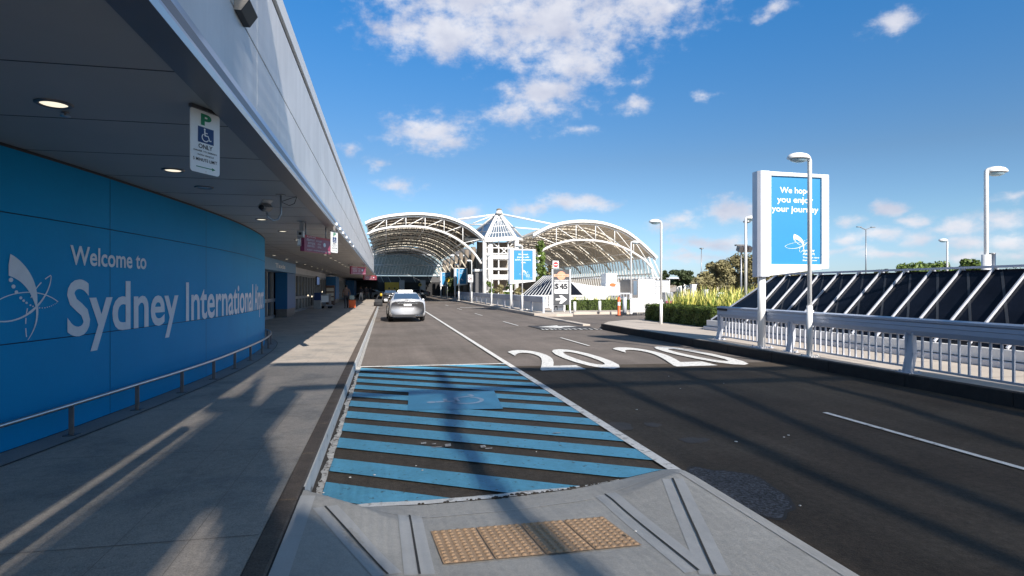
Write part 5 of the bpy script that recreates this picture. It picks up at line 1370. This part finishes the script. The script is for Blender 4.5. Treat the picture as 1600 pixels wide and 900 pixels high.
# ================================================================== VEHICLES
def lerp_profile(tab, y):
    for (a, *va), (b, *vb) in zip(tab, tab[1:]):
        if y <= b:
            t = (y-a)/(b-a); t = t*t*(3-2*t)*.5+t*.5; return [p+(q-p)*t for p, q in zip(va, vb)]
    return tab[-1][1:]
def sedan(name, label, x, y, rz, body_m, col='car', lights=True):
    t = thing(name, label, 'car', (0, 0, 0))
    # length runs +Y forward, rear at y=0; (y, half width at belt, half width at sill, z sill, z belt/deck)
    tab = [(0, .79, .80, .36, 1.00), (.05, .845, .85, .29, 1.05), (.20, .885, .88, .24, 1.10), (.7, .905, .895, .21, 1.12), (1.3, .91, .91, .20, 1.02), (2.4, .91, .91, .19, .98), (3.4, .905, .905, .19, .96), (3.9, .90, .90, .2, .90), (4.45, .86, .86, .22, .78), (4.72, .72, .74, .28, .66), (4.80, .58, .60, .36, .56)]
    g = MB(); g.smooth = True; ys = [0, .03, .06, .12, .2, .35, .5, .7, .9, 1.1, 1.3, 1.7, 2.1, 2.5, 2.9, 3.3, 3.6, 3.9, 4.2, 4.45, 4.6, 4.72, 4.80]
    vs = []; m = 16
    for yy in ys:
        wb, ws, z0, z1 = lerp_profile(tab, yy)
        sec = [(0, z0), (ws*.6, z0), (ws*.93, z0+.02), (ws, z0+.12), (ws+.012, (z0+z1)/2-.05), (wb, z0+(z1-z0)*.72), (wb*.975, z0+(z1-z0)*.88), (wb*.90, z1-.035), (wb*.72, z1), (0, z1+.02)]
        full = [(-a, b) for a, b in sec[::-1]][:-1]+sec
        full = [(-a, b) for a, b in reversed(sec)][0:9]+sec
        for a, b in full: vs.append((a, yy, b))
    m = len(vs)//len(ys); fs = []
    for i in range(len(ys)-1):
        for j in range(m-1): a = i*m+j; fs.append((a, a+1, a+m+1, a+m))
        a = i*m; fs.append((a+m-1, a, a+m, a+2*m-1))
    fs.append(tuple(range(m))); fs.append(tuple((len(ys)-1)*m+j for j in range(m-1, -1, -1)))
    g.add(vs, fs); bd = g.build('body', body_m, t, world=False)
    # cabin
    cab = [(.62, 1.08, .72, .0), (.95, 1.20, .70, .0), (1.35, 1.38, .62, 0), (1.75, 1.455, .58, 0), (2.3, 1.47, .585, 0), (2.75, 1.42, .60, 0), (3.15, 1.24, .66, 0), (3.55, 1.02, .74, 0)]
    g = MB(); g.smooth = True; vs = []
    for (yy, zt, wt, _) in cab:
        zb = lerp_profile(tab, yy)[3]-.03; wbm = min(.80, wt+.16)
        for a, b in ((-wbm, zb), (-wt-.03, zb+(zt-zb)*.75), (-wt+.03, zt-.02*min(1, (zt-zb)*4)), (-wt*.6, zt), (0, zt+.01), (wt*.6, zt), (wt-.03, zt-.02*min(1, (zt-zb)*4)), (wt+.03, zb+(zt-zb)*.75), (wbm, zb)): vs.append((a, yy, b))
    m = 9; fs = []
    for i in range(len(cab)-1):
        for j in range(m-1): a = i*m+j; fs.append((a, a+m, a+m+1, a+1))
    g.add(vs, fs); g.build('cabin', body_m, t, world=False)
    # windows
    def pan(nm, pts, m_='glass_blue'):
        g = MB(); g.add(pts, [tuple(range(len(pts)))]); g.build(nm, m_, t, world=False)
    o = .012
    def nodev(k, j): return Vector(vs[k*m+j])
    g = MB(); g.smooth = True
    rw = []
    for f in (0.04, .35, .7, .98):
        zz = [(.62+(1.35-.62)*f), 0]; yy = zz[0]
        k = 0 if yy < .95 else 1; c0, c1 = cab[k], cab[k+1]; s_ = (yy-c0[0])/(c1[0]-c0[0]); zt = c0[1]+(c1[1]-c0[1])*s_; wt = c0[2]+(c1[2]-c0[2])*s_
        for q in (-.94, -.6, 0, .6, .94): rw.append((q*(wt-.02), yy-.012, zt+.016-.006*abs(q)))
    g.add(rw, [(i*5+j, i*5+j+1, i*5+j+6, i*5+j+5) for i in range(3) for j in range(4)]); g.build('rear_window', mat('car_glass', (.05, .09, .16), .08, var=0, spec=.8), t, world=False)
    for sgn in (-1, 1):
        g = MB(); pts = [(1.05, 1.07, .80), (1.5, 1.33, .69), (2.0, 1.40, .665), (2.7, 1.35, .675), (3.25, 1.02, .79)]
        g.add([(sgn*(w+.035), yy, z) for yy, z, w in pts]+[(sgn*.855, 3.25, 1.0), (sgn*.855, 1.05, 1.04)], [(0, 1, 2, 3, 4, 5, 6)]); g.build('side_window', 'glass_dark', t, world=False)
        g = MB(); g.obox((sgn*.98, 2.95, 1.02), (.20, .10, .14), Matrix.Identity(3)); g.build('mirror', body_m, t, bevel=.03, world=False)
        for wy in (1.02, 3.80):
            w = thing('wheel', None, None, (sgn*.80, wy, .32)); w.parent = t
            g = MB(); pr = [(.20, -.10), (.30, -.11), (.32, -.08), (.325, 0), (.32, .08), (.30, .11), (.20, .10)]; n = 28; vv = []
            for r_, dx in pr:
                for j in range(n): a = 2*math.pi*j/n; vv.append((dx, r_*math.cos(a), r_*math.sin(a)))
            g.smooth = True; g.add(vv, [(i*n+j, i*n+(j+1) % n, (i+1)*n+(j+1) % n, (i+1)*n+j) for i in range(len(pr)-1) for j in range(n)]); g.smooth = False
            g.build('tyre', 'rubber', w, world=False)
            g = MB(); g.tube([(sgn*.06, 0, 0), (sgn*.085, 0, 0)], .2, 20)
            for j in range(5):
                a = R(72*j); g.bar((sgn*.09, 0, 0), (sgn*.095, .19*math.cos(a), .19*math.sin(a)), .05, .02, up=(1, 0, 0))
            g.build('rim', 'steel', w, world=False)
        # tail lamp
        g = MB(); g.add([(sgn*.60, .015, .93), (sgn*.80, .05, .96), (sgn*.885, .25, .98), (sgn*.895, .42, 1.0), (sgn*.885, .30, .82), (sgn*.84, .07, .80), (sgn*.70, .02, .82)], [(0, 1, 6), (1, 5, 6), (1, 2, 4, 5), (2, 3, 4)]); g.build('tail_lamp', 'tail_red', t, world=False)
        g = MB(); g.add([(sgn*.63, -.004, .92), (sgn*.76, .025, .935), (sgn*.74, .018, .885), (sgn*.64, -.004, .885)], [(0, 1, 2, 3)]); g.build('reversing_lamp', 'chrome', t, world=False)
        g = MB(); g.add([(sgn*.55, 4.74, .62), (sgn*.72, 4.68, .66), (sgn*.84, 4.45, .72), (sgn*.82, 4.5, .62), (sgn*.6, 4.76, .54)], [(0, 1, 2, 3, 4)]); g.build('headlight', 'lens_off', t, world=False)
    # black discs put in as wheel arch shadow + rear details
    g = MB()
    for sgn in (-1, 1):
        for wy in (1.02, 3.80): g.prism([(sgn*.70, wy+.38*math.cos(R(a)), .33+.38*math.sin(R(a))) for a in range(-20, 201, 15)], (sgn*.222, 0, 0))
    g.build('wheel_arch_shadow', 'black', t, world=False)
    g = MB(); g.box(-.60, -.012, .985, .60, .03, 1.005); g.box(-.5, -.01, .895, .5, .02, .925); g.build('boot_trim', 'chrome', t, world=False)
    g = MB(); g.box(-.19, -.02, .80, .19, .0, .885); pl_ = g.build('number_plate', 'sign_white', t, world=False)
    g = MB(); g.box(-.76, -.03, .26, .76, .10, .37); g.build('bumper_lower', 'dark', t, world=False)
    g = MB(); g.tube([(.42, -.05, .30), (.42, .15, .30)], .035, 10); g.tube([(.54, -.05, .30), (.54, .15, .30)], .035, 10); g.build('exhaust', 'chrome', t, world=False)
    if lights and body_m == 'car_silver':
        g = MB(); g.box(-.38, 1.95, 1.475, .38, 2.12, 1.565); g.build('roof_glint', mat('roof_glint', (.9, .9, .9), .2, var=0, emit=(1, .97, .9), estr=4.0), t, bevel=.03, world=False)  # glowing box standing in for the sun glint on the roof
    g = MB(); g.box(-.12, .93, 1.185, .12, .98, 1.21); g.build('brake_light', 'tail_red', t, world=False)
    t.location = (x, y, 0); t.rotation_euler = (0, 0, R(rz))
    return t
q = P(637, 503.0)
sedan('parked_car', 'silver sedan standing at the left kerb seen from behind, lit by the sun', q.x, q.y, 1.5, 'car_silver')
q = P(612, 478, 0); sedan('parked_car', 'dark grey car ahead of the silver sedan, in front of the yellow van', .62, 68, 0, 'car_grey')
sedan('parked_car', 'dark car parked across the far end of the shaded road', 7.6, 104, 90, 'car_grey')
sedan('parked_car', 'pale car at the far end of the shaded road near the left footway', -.2, 98, 80, 'car_white')
def van(name, label, x0, x1, y0, y1, z0, z1, m):
    t = thing(name, label, 'van', ((x0+x1)/2, y0, 0))
    g = MB(); g.box(x0, y0, z0+.25, x1, y1-1.6, z1); g.build('box_body', m, t, bevel=.06)
    g = MB(); g.prism([(x0+.06, y1-1.55, z0+.2), (x0+.06, y1, z0+.2), (x0+.06, y1, z0+.9), (x0+.06, y1-.5, z1-.9), (x0+.06, y1-1.55, z1-.8)], (x1-x0-.12, 0, 0)); g.build('cab', m, t, bevel=.05)
    g = MB()
    for xx in (x0+.62, x1-.62): g.lathe((0, 0, 0), [(0.0005, 0)], 3); g.prism([(xx+.13*math.cos(R(30*i)), y0-.012, z1-.85+.13*math.sin(R(30*i))) for i in range(12)], (0, .01, 0))
    g.build('rear_vent', 'black', t)
    g = MB(); g.box(x0+.12, y0-.01, z0+.3, x0+.9, y0-.002, z1-.08); g.box(x0+.95, y0-.01, z0+.3, x1-.12, y0-.002, z1-.08); g.build('rear_door', m, t)
    g = MB(); g.box(x0, y0-.08, z0+.1, x1, y0+.1, z0+.28); g.build('bumper', 'dark', t)
    for sx in (x0+.15, x1-.15):
        for yy in (y0+.8, y1-.9):
            g = MB(); g.smooth = True; g.tube([(sx-.11, yy, .36), (sx+.11, yy, .36)], .36, 20); g.build('wheel', 'rubber', t)
    return t
a = PY(601, 441, 86); b = PY(617, 441, 86)
van('delivery_van', 'yellow box van with two black round vents, half hidden by the silver sedan', a.x, b.x+.6, 86, 91.5, .1, a.z, 'yellow')
t = thing('kerb_machine', 'dark two wheeled trolley with a yellow lamp at the kerb left of the silver sedan', 'hand trolley', (-.35, 50, .2))
g = MB(); g.tube([(-.9, 50, .35), (-.2, 50, .35)], .18, 14); g.tube([(-.9, 50.7, .35), (-.2, 50.7, .35)], .16, 14); g.build('wheels', 'rubber', t)
g = MB(); g.tube([(-.8, 50, .3), (-.6, 50.5, 1.0), (-.3, 50.6, 1.25)], .035, 8); g.tube([(-.3, 50, .3), (-.2, 50.5, 1.0), (-.3, 50.6, 1.25)], .035, 8); g.box(-.85, 50.1, .5, -.25, 50.6, .75); g.build('frame', 'dark', t)
g = MB(); g.lathe((-.32, 50.2, 1.1), [(.0005, -.12), (.1, -.06), (.1, .1), (.0005, .16)], 10); g.build('yellow_lamp', 'yellow', t)

# ================================================================== PEOPLE
def person(label, x, y, z, h, rz, shirt, trousers, pose='walk', seed=0, hold=None):
    k = h/1.75
    J = {'pel': (0, 0, .95), 'waist': (0, 0, 1.08), 'chest': (0, -.01, 1.30), 'neck': (0, 0, 1.47), 'head': (0, .02, 1.58), 'crown': (0, .01, 1.70)}
    st = .22 if pose == 'walk' else .03
    R_ = {'pel': .15, 'waist': .125, 'chest': .15, 'neck': .055, 'head': .095, 'crown': .075}
    E = [('pel', 'waist'), ('waist', 'chest'), ('chest', 'neck'), ('neck', 'head'), ('head', 'crown')]
    for s, nm in ((-1, 'l'), (1, 'r')):
        f = s*st
        J[nm+'hip'] = (s*.10, 0, .90); J[nm+'knee'] = (s*.105, f*.6+.04, .50); J[nm+'ank'] = (s*.11, f-.02, .09); J[nm+'toe'] = (s*.12, f+.14, .035)
        R_.update({nm+'hip': .10, nm+'knee': .062, nm+'ank': .045, nm+'toe': .035})
        E += [('pel', nm+'hip'), (nm+'hip', nm+'knee'), (nm+'knee', nm+'ank'), (nm+'ank', nm+'toe')]
        g_ = -s*st*.6
        J[nm+'sh'] = (s*.185, 0, 1.40); J[nm+'el'] = (s*.24, g_*.5-.02, 1.12); J[nm+'wr'] = (s*.25, g_+.08, .88); J[nm+'hand'] = (s*.25, g_+.12, .80)
        if hold == nm: J[nm+'el'] = (s*.26, -.08, 1.13); J[nm+'wr'] = (s*.26, -.02, .92); J[nm+'hand'] = (s*.26, 0, .86)
        R_.update({nm+'sh': .065, nm+'el': .045, nm+'wr': .032, nm+'hand': .036})
        E += [('chest', nm+'sh'), (nm+'sh', nm+'el'), (nm+'el', nm+'wr'), (nm+'wr', nm+'hand')]
    names = list(J); me = bpy.data.meshes.new('person'); me.from_pydata([Vector(J[n])*k for n in names], [(names.index(a), names.index(b)) for a, b in E], [])
    ob = bpy.data.objects.new('person_build', me); COL.objects.link(ob)
    sk_ = ob.modifiers.new('skin', 'SKIN'); sk_.use_smooth_shade = True; me.skin_vertices[0].data
    for i, n in enumerate(names): me.skin_vertices[0].data[i].radius = (R_[n]*k*(1.15 if n in ('chest', 'pel', 'waist') else 1), R_[n]*k*(.8 if n in ('chest', 'pel', 'waist') else 1)); me.skin_vertices[0].data[i].use_root = (n == 'pel')
    ss = ob.modifiers.new('sub', 'SUBSURF'); ss.levels = 2; ss.render_levels = 2
    dg = bpy.context.evaluated_depsgraph_get(); dg.update(); m2 = bpy.data.meshes.new_from_object(ob.evaluated_get(dg)); bpy.data.objects.remove(ob)
    t = thing('person', label, 'person', (x, y, z)); t.rotation_euler = (0, 0, R(rz))
    m2.materials.clear()
    for m in (shirt, trousers, 'skin', 'rubber'): m2.materials.append(MT[m])
    for p in m2.polygons:
        c = p.center/k
        p.material_index = 3 if c.z < .10 else 1 if c.z < .97 and abs(c.x) < .20 else 2 if c.z > 1.47 or (abs(c.x) > .2 and c.z < .93) else 0
        p.use_smooth = True
    o = bpy.data.objects.new('body', m2); COL.objects.link(o); o.parent = t
    g = MB(); g.lathe((0, -.015*k, 1.60*k), [(.102*k, -.05*k), (.112*k, .03*k), (.10*k, .09*k), (.05*k, .135*k), (.0005, .14*k)], 14); g.build('hair', 'black', t, world=False)
    return t
q = P(541, 482, ZF)
person('person in brown jacket walking beside the orange suitcase', q.x, q.y, ZF, 1.72, 10, 'cloth_brown', 'cloth_dark', 'walk', hold='r')
t = thing('suitcase', 'upright orange suitcase with bags on top, pulled along the footway', 'suitcase', (q.x+.42, q.y-.1, ZF))
sx, sy = q.x+.42, q.y-.1
g = MB(); g.box(sx-.24, sy-.14, ZF+.05, sx+.24, sy+.14, ZF+.62); g.build('shell', 'orange', t, bevel=.04)
g = MB()
for a in (-.2, .2):
    for b in (-.11, .11): g.tube([(sx+a-.015, sy+b, ZF+.03), (sx+a+.015, sy+b, ZF+.03)], .03, 10)
g.build('wheels', 'rubber', t); g = MB(); g.tube([(sx-.12, sy+.08, ZF+.6), (sx-.12, sy+.08, ZF+1.0), (sx+.12, sy+.08, ZF+1.0), (sx+.12, sy+.08, ZF+.6)], .012, 6); g.build('handle', 'grey_metal', t)
t = thing('carry_bag', 'pale green and white bag resting on the orange suitcase', 'bag', (sx, sy, ZF+.62)); g = MB(); g.box(sx-.2, sy-.1, ZF+.625, sx+.15, sy+.1, ZF+.95); g.build('bag', mat('bag', (.35, .42, .38), .8, var=.3), t, bevel=.06); g = MB(); g.tube([(sx-.12, sy, ZF+.93), (sx-.1, sy, ZF+1.08), (sx+.05, sy, ZF+1.08), (sx+.07, sy, ZF+.93)], .01, 6); g.build('strap', 'dark', t)
q = P(564, 469.5, ZF); person('person in dark top and white trousers on the shaded footway', q.x, q.y, ZF, 1.7, 170, 'cloth_dark', 'cloth_white')
q = P(572, 468, ZF); person('person in dark clothes just right of the one in white trousers', q.x, q.y, ZF, 1.75, 30, 'cloth_dark', 'cloth_dark')
q = P(579, 466.5, ZF); person('person in dark clothes farthest along the shaded footway', q.x, q.y, ZF, 1.7, 200, 'cloth_dark', 'cloth_dark')
# luggage trolleys nested in a row
def trolley():
    t = thing('luggage_trolley', 'x', 'luggage trolley', (0, 0, 0), 'luggage trolleys nested by the shopfront')
    g = MB(); g.tube([(-.35, -.5, .2), (-.35, .35, .25), (-.35, .45, 1.0)], .02, 6); g.tube([(.35, -.5, .2), (.35, .35, .25), (.35, .45, 1.0)], .02, 6); g.tube([(-.35, .45, 1.0), (.35, .45, 1.0)], .025, 6); g.tube([(-.35, -.5, .2), (.35, -.5, .2)], .02, 6)
    for i in range(5): g.tube([(-.28+.14*i, -.5, .2), (-.28+.14*i, .35, .24)], .012, 5)
    g.build('frame', 'steel', t, world=False)
    g = MB(); g.box(-.33, .40, .45, .33, .43, .92); g.build('advert_panel', 'white_sheet', t, world=False)
    g = MB()
    for a, b in ((-.3, -.4), (.3, -.4), (-.3, .3), (.3, .3)): g.tube([(a-.02, b, .09), (a+.02, b, .09)], .09, 10)
    g.build('wheels', 'rubber', t, world=False); return t
tr = trolley(); q = P(512, 482, ZF)
for i, w in enumerate(('nearest', 'second', 'third', 'fourth', 'farthest')):
    o = tr if i == 0 else copy_tree(tr); o.location = (q.x-.2, q.y+i*.42, ZF); o.rotation_euler = (0, 0, R(14)); o['label'] = f'silver luggage trolley nested in a short row by the shopfront, {w} of five'
q = P(496, 483, ZF); t = thing('litter_bin', 'grey rectangular litter bin with a blue sign above it, left of the trolleys', 'bin', (q.x, q.y, ZF))
g = MB(); g.box(q.x-.25, q.y-.2, ZF, q.x+.25, q.y+.3, ZF+.62); g.build('body', 'grey_metal', t, bevel=.02); g = MB(); g.box(q.x-.22, q.y, ZF+.62, q.x+.24, q.y+.1, ZF+1.15); g.build('blue_sign', 'sign_navy', t)
# chairs / display beyond the trolleys
q = P(530, 477, ZF); t = thing('newspaper_stand', 'brown display stand beside the middle blue portal', 'display stand', (q.x-.8, q.y, ZF)); g = MB(); g.box(q.x-1.1, q.y, ZF, q.x-.4, q.y+.5, ZF+1.7); g.build('cabinet', 'cloth_brown', t, bevel=.03); g = MB()
for zz in (.4, .8, 1.2): g.box(q.x-1.05, q.y-.03, ZF+zz, q.x-.45, q.y-.005, ZF+zz+.28)
g.build('papers', 'canopy_cream', t)

# ================================================================== TREES
def tree(name, label, x, y, z, h, w, m='leaf_tree', seed=0, n=2600, leaf=.28, trunk=.4, clumps=16, group=None, low=.25, flat=1.0):
    r_ = random.Random(seed); t = thing(name, label, 'tree' if name != 'shrub' else 'shrub', (x, y, z), group)
    cl = []
    for i in range(clumps):
        a = r_.uniform(0, 6.28); rr = w*.5*math.sqrt(r_.random())*.8; zz = z+h*(low+(1-low)*r_.uniform(.12, .86)); 
        lim = 1-abs((zz-z)/h-.6)*.9
        cl.append((Vector((x+rr*lim*math.cos(a), y+rr*lim*math.sin(a), zz)), w*r_.uniform(.13, .24)))
    g = MB()
    g.tube([(x, y, z-.1), (x+.1*w*.2, y, z+h*.35), (x, y, z+h*.6)], w*.035*trunk*2, 8, True, w*.015)
    for c, r in cl[:10]: g.tube([(x, y, z+h*r_.uniform(.25, .5)), (c+Vector((x, y, c.z)))/2+Vector((0, 0, -h*.03)), c], w*.012, 6, True, w*.004)
    g.build('trunk', 'bark', t)
    g = MB(); per = n//clumps
    for c, r in cl:
        def fn(q, c=c, r=r):
            v = Vector((q.gauss(0, 1), q.gauss(0, 1), q.gauss(0, 1))).normalized()*r*(q.random()**.4)
            v.z *= .72*flat; return c+v, (v.x*.5/r, v.y*.5/r, .5+v.z/r)
        leaves(g, per, fn, leaf, r_.randint(0, 9999))
    g.build('crown', m, t)
    return t
def tree_px(name, label, px, base, top, width_px, Y, **kw):
    a = PY(px-width_px/2, top, Y); b = PY(px+width_px/2, top, Y); x = (a.x+b.x)/2; return tree(name, label, x, Y, kw.pop('z', 0), a.z-kw.get('z', 0), b.x-a.x, **kw)
# olive toned trees behind the flax
tree_px('tree', 'olive green tree above the flax, left part of the clump', 1118, 0, 402, 52, 62, m='leaf_olive', seed=1, n=4200, leaf=.20, low=.05, clumps=24)
tree_px('tree', 'tallest olive green tree behind the flax and lamps', 1146, 0, 388, 52, 66, m='leaf_olive', seed=2, n=4600, leaf=.20, low=.05, clumps=26)
tree_px('tree', 'olive tree just left of the large poster sign pole', 1180, 0, 392, 60, 64, m='leaf_olive', seed=3, n=4600, leaf=.20, low=.05, clumps=26)
tree_px('tree', 'olive tree seen below and right of the large poster sign', 1222, 0, 400, 60, 68, m='leaf_olive', seed=4, n=3000, leaf=.22, low=.05, clumps=20)
tree_px('shrub', 'low dry olive shrub left of the olive trees', 1094, 0, 432, 44, 60, m='leaf_olive', seed=5, n=1800, leaf=.2, low=.0)
tree_px('gum_tree', 'dark spreading gum tree beyond the louvred container', 1066, 0, 418, 42, 95, m='leaf_tree', seed=6, n=3000, leaf=.30, low=.3, flat=.6)
tree_px('gum_tree', 'dark gum tree partly hidden by the end of the right canopy', 1038, 0, 420, 18, 92, m='leaf_tree', seed=7, n=1100, leaf=.30, low=.3, flat=.6)
for i, (px, top, w, Yy, lab) in enumerate(((1378, 418, 20, 70, 'small round tree top left of the small lamp, beyond the skylight'), (1420, 412, 44, 55, 'bright green tree top left of the small lamp behind the skylight'), (1455, 408, 48, 54, 'bright green tree top behind the small lamp'), (1490, 410, 40, 56, 'bright green tree top right of the small lamp'), (1522, 402, 40, 52, 'tallest bright green tree top left of the thick lamp base'), (1580, 415, 44, 120, 'distant grey green tree top at the far right edge'), (1250, 418, 16, 80, 'small dark tree top just right of the large poster sign'))):
    tree_px('tree', lab, px, 0, top, w, Yy, m='leaf_bright' if 1 <= i <= 4 else 'leaf_tree', seed=20+i, n=2600 if 1 <= i <= 4 else 900, leaf=.20, low=.35, clumps=16)
# planting by the stair tower
tree_px('tree', 'tall narrow tree climbing beside the right hand tower column', 846, 0, 362, 17, 63, m='leaf_bright', seed=31, n=6000, leaf=.17, low=.02, clumps=60)
tree_px('tree', 'slender bright tree top behind the wish you poster', 856, 0, 405, 16, 60, m='leaf_olive', seed=32, n=1500, leaf=.17, low=.05)
for i, (px, top, w, lab) in enumerate(((765, 436, 16, 'leafy shrub at the foot of the tower, left of the lamp'), (781, 434, 18, 'leafy shrub at the foot of the tower beneath the balconies'), (795, 432, 16, 'leafy shrub against the pole of the wish you poster'), (812, 446, 18, 'leafy shrub below the wish you poster'), (842, 440, 18, 'leafy shrub right of the wish you poster'))):
    tree_px('shrub', lab, px, 0, top, w, 60+i*.3, m='leaf_olive' if i % 2 else 'leaf_bright', seed=40+i, n=1500, leaf=.14, low=.0, clumps=14)
tree_px('tree', 'dark tree in the shade under the road canopy behind the far posters', 705, 0, 425, 18, 95, m='leaf_tree', seed=50, n=900, leaf=.25, low=.1)
# far tree line as one mass
g = MB(); r_ = random.Random(77)
def fnl(q):
    a = q.uniform(R(22), R(60)); d = q.uniform(260, 330); return Vector((d*math.sin(a), d*math.cos(a), q.uniform(0, 1)**1.2*(4.6+2.4*math.sin(a*40)+1.2*math.sin(a*97)))), (0, 0, 1)
leaves(g, 5000, fnl, 1.6, 5)
tag(g.build('distant_woodland', 'leaf_tree'), 'low line of distant dark trees along the horizon', 'woodland', kind='stuff')

# ================================================================== CANOPY OVERHEAD (behind the camera; it shades the near road)
sc_ = thing('entrance_canopy', 'white louvred steel canopy over the road behind the viewpoint', 'canopy', (3, -14, 0))
LX, LY = SUNV.x/SUNV.z, SUNV.y/SUNV.z
def up(x, y, zc, z0=0): return Vector((x+LX*(zc-z0), y+LY*(zc-z0), zc))
ZC = 9.0
# louvre blades (fine slats that let part of the sun through)
g = MB(); pitch = .0685
def edge_y(x):      # shade edge on the ground
    pts = [(-3.5, 12.6), (-1.7, 12.75), (2.6, 12.25), (4.5, 11.75), (6.0, 11.55), (7.5, 11.3), (9.0, 11.2)]
    if x <= pts[0][0]: return pts[0][1]
    for (a, ya), (b, yb) in zip(pts, pts[1:]):
        if x <= b: return ya+(yb-ya)*(x-a)/(b-a)
    return pts[-1][1]
x = -3.5
while x < 8.95:
    a = up(x, edge_y(x), ZC); b = up(x, -6, ZC); w_ = pitch*(.58 if x < -.65 else .50 if x < 2.75 else .66)
    g.box(a.x-w_/2, b.y, ZC, a.x+w_/2, a.y, ZC+.02); x += pitch
g.build('louvre_blades', 'white', sc_)
def shade_poly(pts, zc, name='roof_or_shade_panel', z0=0., m='canopy_cream'):  # unseen panels, outlined from the shade they are to cast
    g = MB(); g.prism([up(x, y, zc, z0) for x, y in pts], (0, 0, .05)); return g.build(name, m, sc_)
ZS = ZC+.35
# front edge beam and one broad cross beam
def strip(pts, w, zc, name='beam', z0=0):
    g = MB()
    for a, b in zip(pts, pts[1:]):
        A = up(a[0], a[1], zc, z0); B = up(b[0], b[1], zc, z0); g.bar(A, B, w, .10)
    return g.build(name, 'white', sc_)
strip([(-2.2, 12.55), (2.6, 12.1), (7.5, 11.15), (8.9, 11.1)], .38, ZS)
strip([(-1.6, 9.55), (3.0, 9.9), (8.9, 9.6)], .34, ZS+.12)
strip([(3.95, 11.7), (3.80, 4.0), (3.7, -2)], .17, ZS+.25)
strip([(5.85, 11.4), (5.2, 7.5), (4.7, 4.5), (4.3, 1)], .17, ZS+.37)
strip([(7.6, 11.2), (7.3, 7.5), (6.6, 5.0)], .17, ZS+.49)
strip([(1.05, 11.9), (1.0, 8.8), (.76, 7.1), (.82, 6.1), (.90, 4.6), (1.02, 3.4), (1.15, 1.5)], .19, ZS+.73)
# left side panels over the footway (unseen, outlined to cast the shadow shapes on the paving at ZF)
Fw = lambda px, py: (P(px, py, ZF).x, P(px, py, ZF).y)
shade_poly([(-2.08, 11.2), Fw(398, 632), Fw(448, 748), Fw(400, 899), (-.8, 1.0), (-1.1, .9), Fw(335, 899), Fw(325, 712), (-1.375, 1.0), (-1.93, 1.0), (-1.93, 7.6), (-1.95, 9.0)], ZS+.2, z0=ZF)
g = MB()
g.build
shade_poly([P(455, 800, .15)[:2], P(500, 812, .15)[:2], P(560, 850, .15)[:2], P(625, 899, .15)[:2], (-.2, 1.5), (-.8, 1.5)], ZS+1.2, z0=.15)  # added panel darkening the near left of the ramp
strip([(-2.07, 6.9), (-2.07, 1)], .085, 4.6, 'shadow_rod', ZF)  # added rod above the camera, unseen; splits the lit streak on the paving
shade_poly([(-3.5, 1), (-3.5, 10.8), (-2.75, 10.9), (-2.45, 9.6), (-2.35, 7), (-2.35, 1)], ZS+1.3)  # added panel keeping sun off the near fascia
strip([(-2.2, 8.15), (-1.9, 8.2)], .9, ZS+1.0, 'beam', ZF)
# columns out of sight to the right and behind
for (x, y) in ((12.9, -14), (12.9, -22), (5.5, -24), (-.3, -26)):
    g = MB(); g.cyl((x, y, 0), .3, ZS, 14); g.build('column', 'white', sc_)
g = MB(); g.box(2.2, -24, ZC-.35, 2.5, -4, ZC-.05); g.box(12.7, -24, ZC-.35, 13., -4, ZC-.05); g.box(2.2, -14.3, ZC-.66, 13, -14, ZC-.36); g.build('main_girders', 'white', sc_)
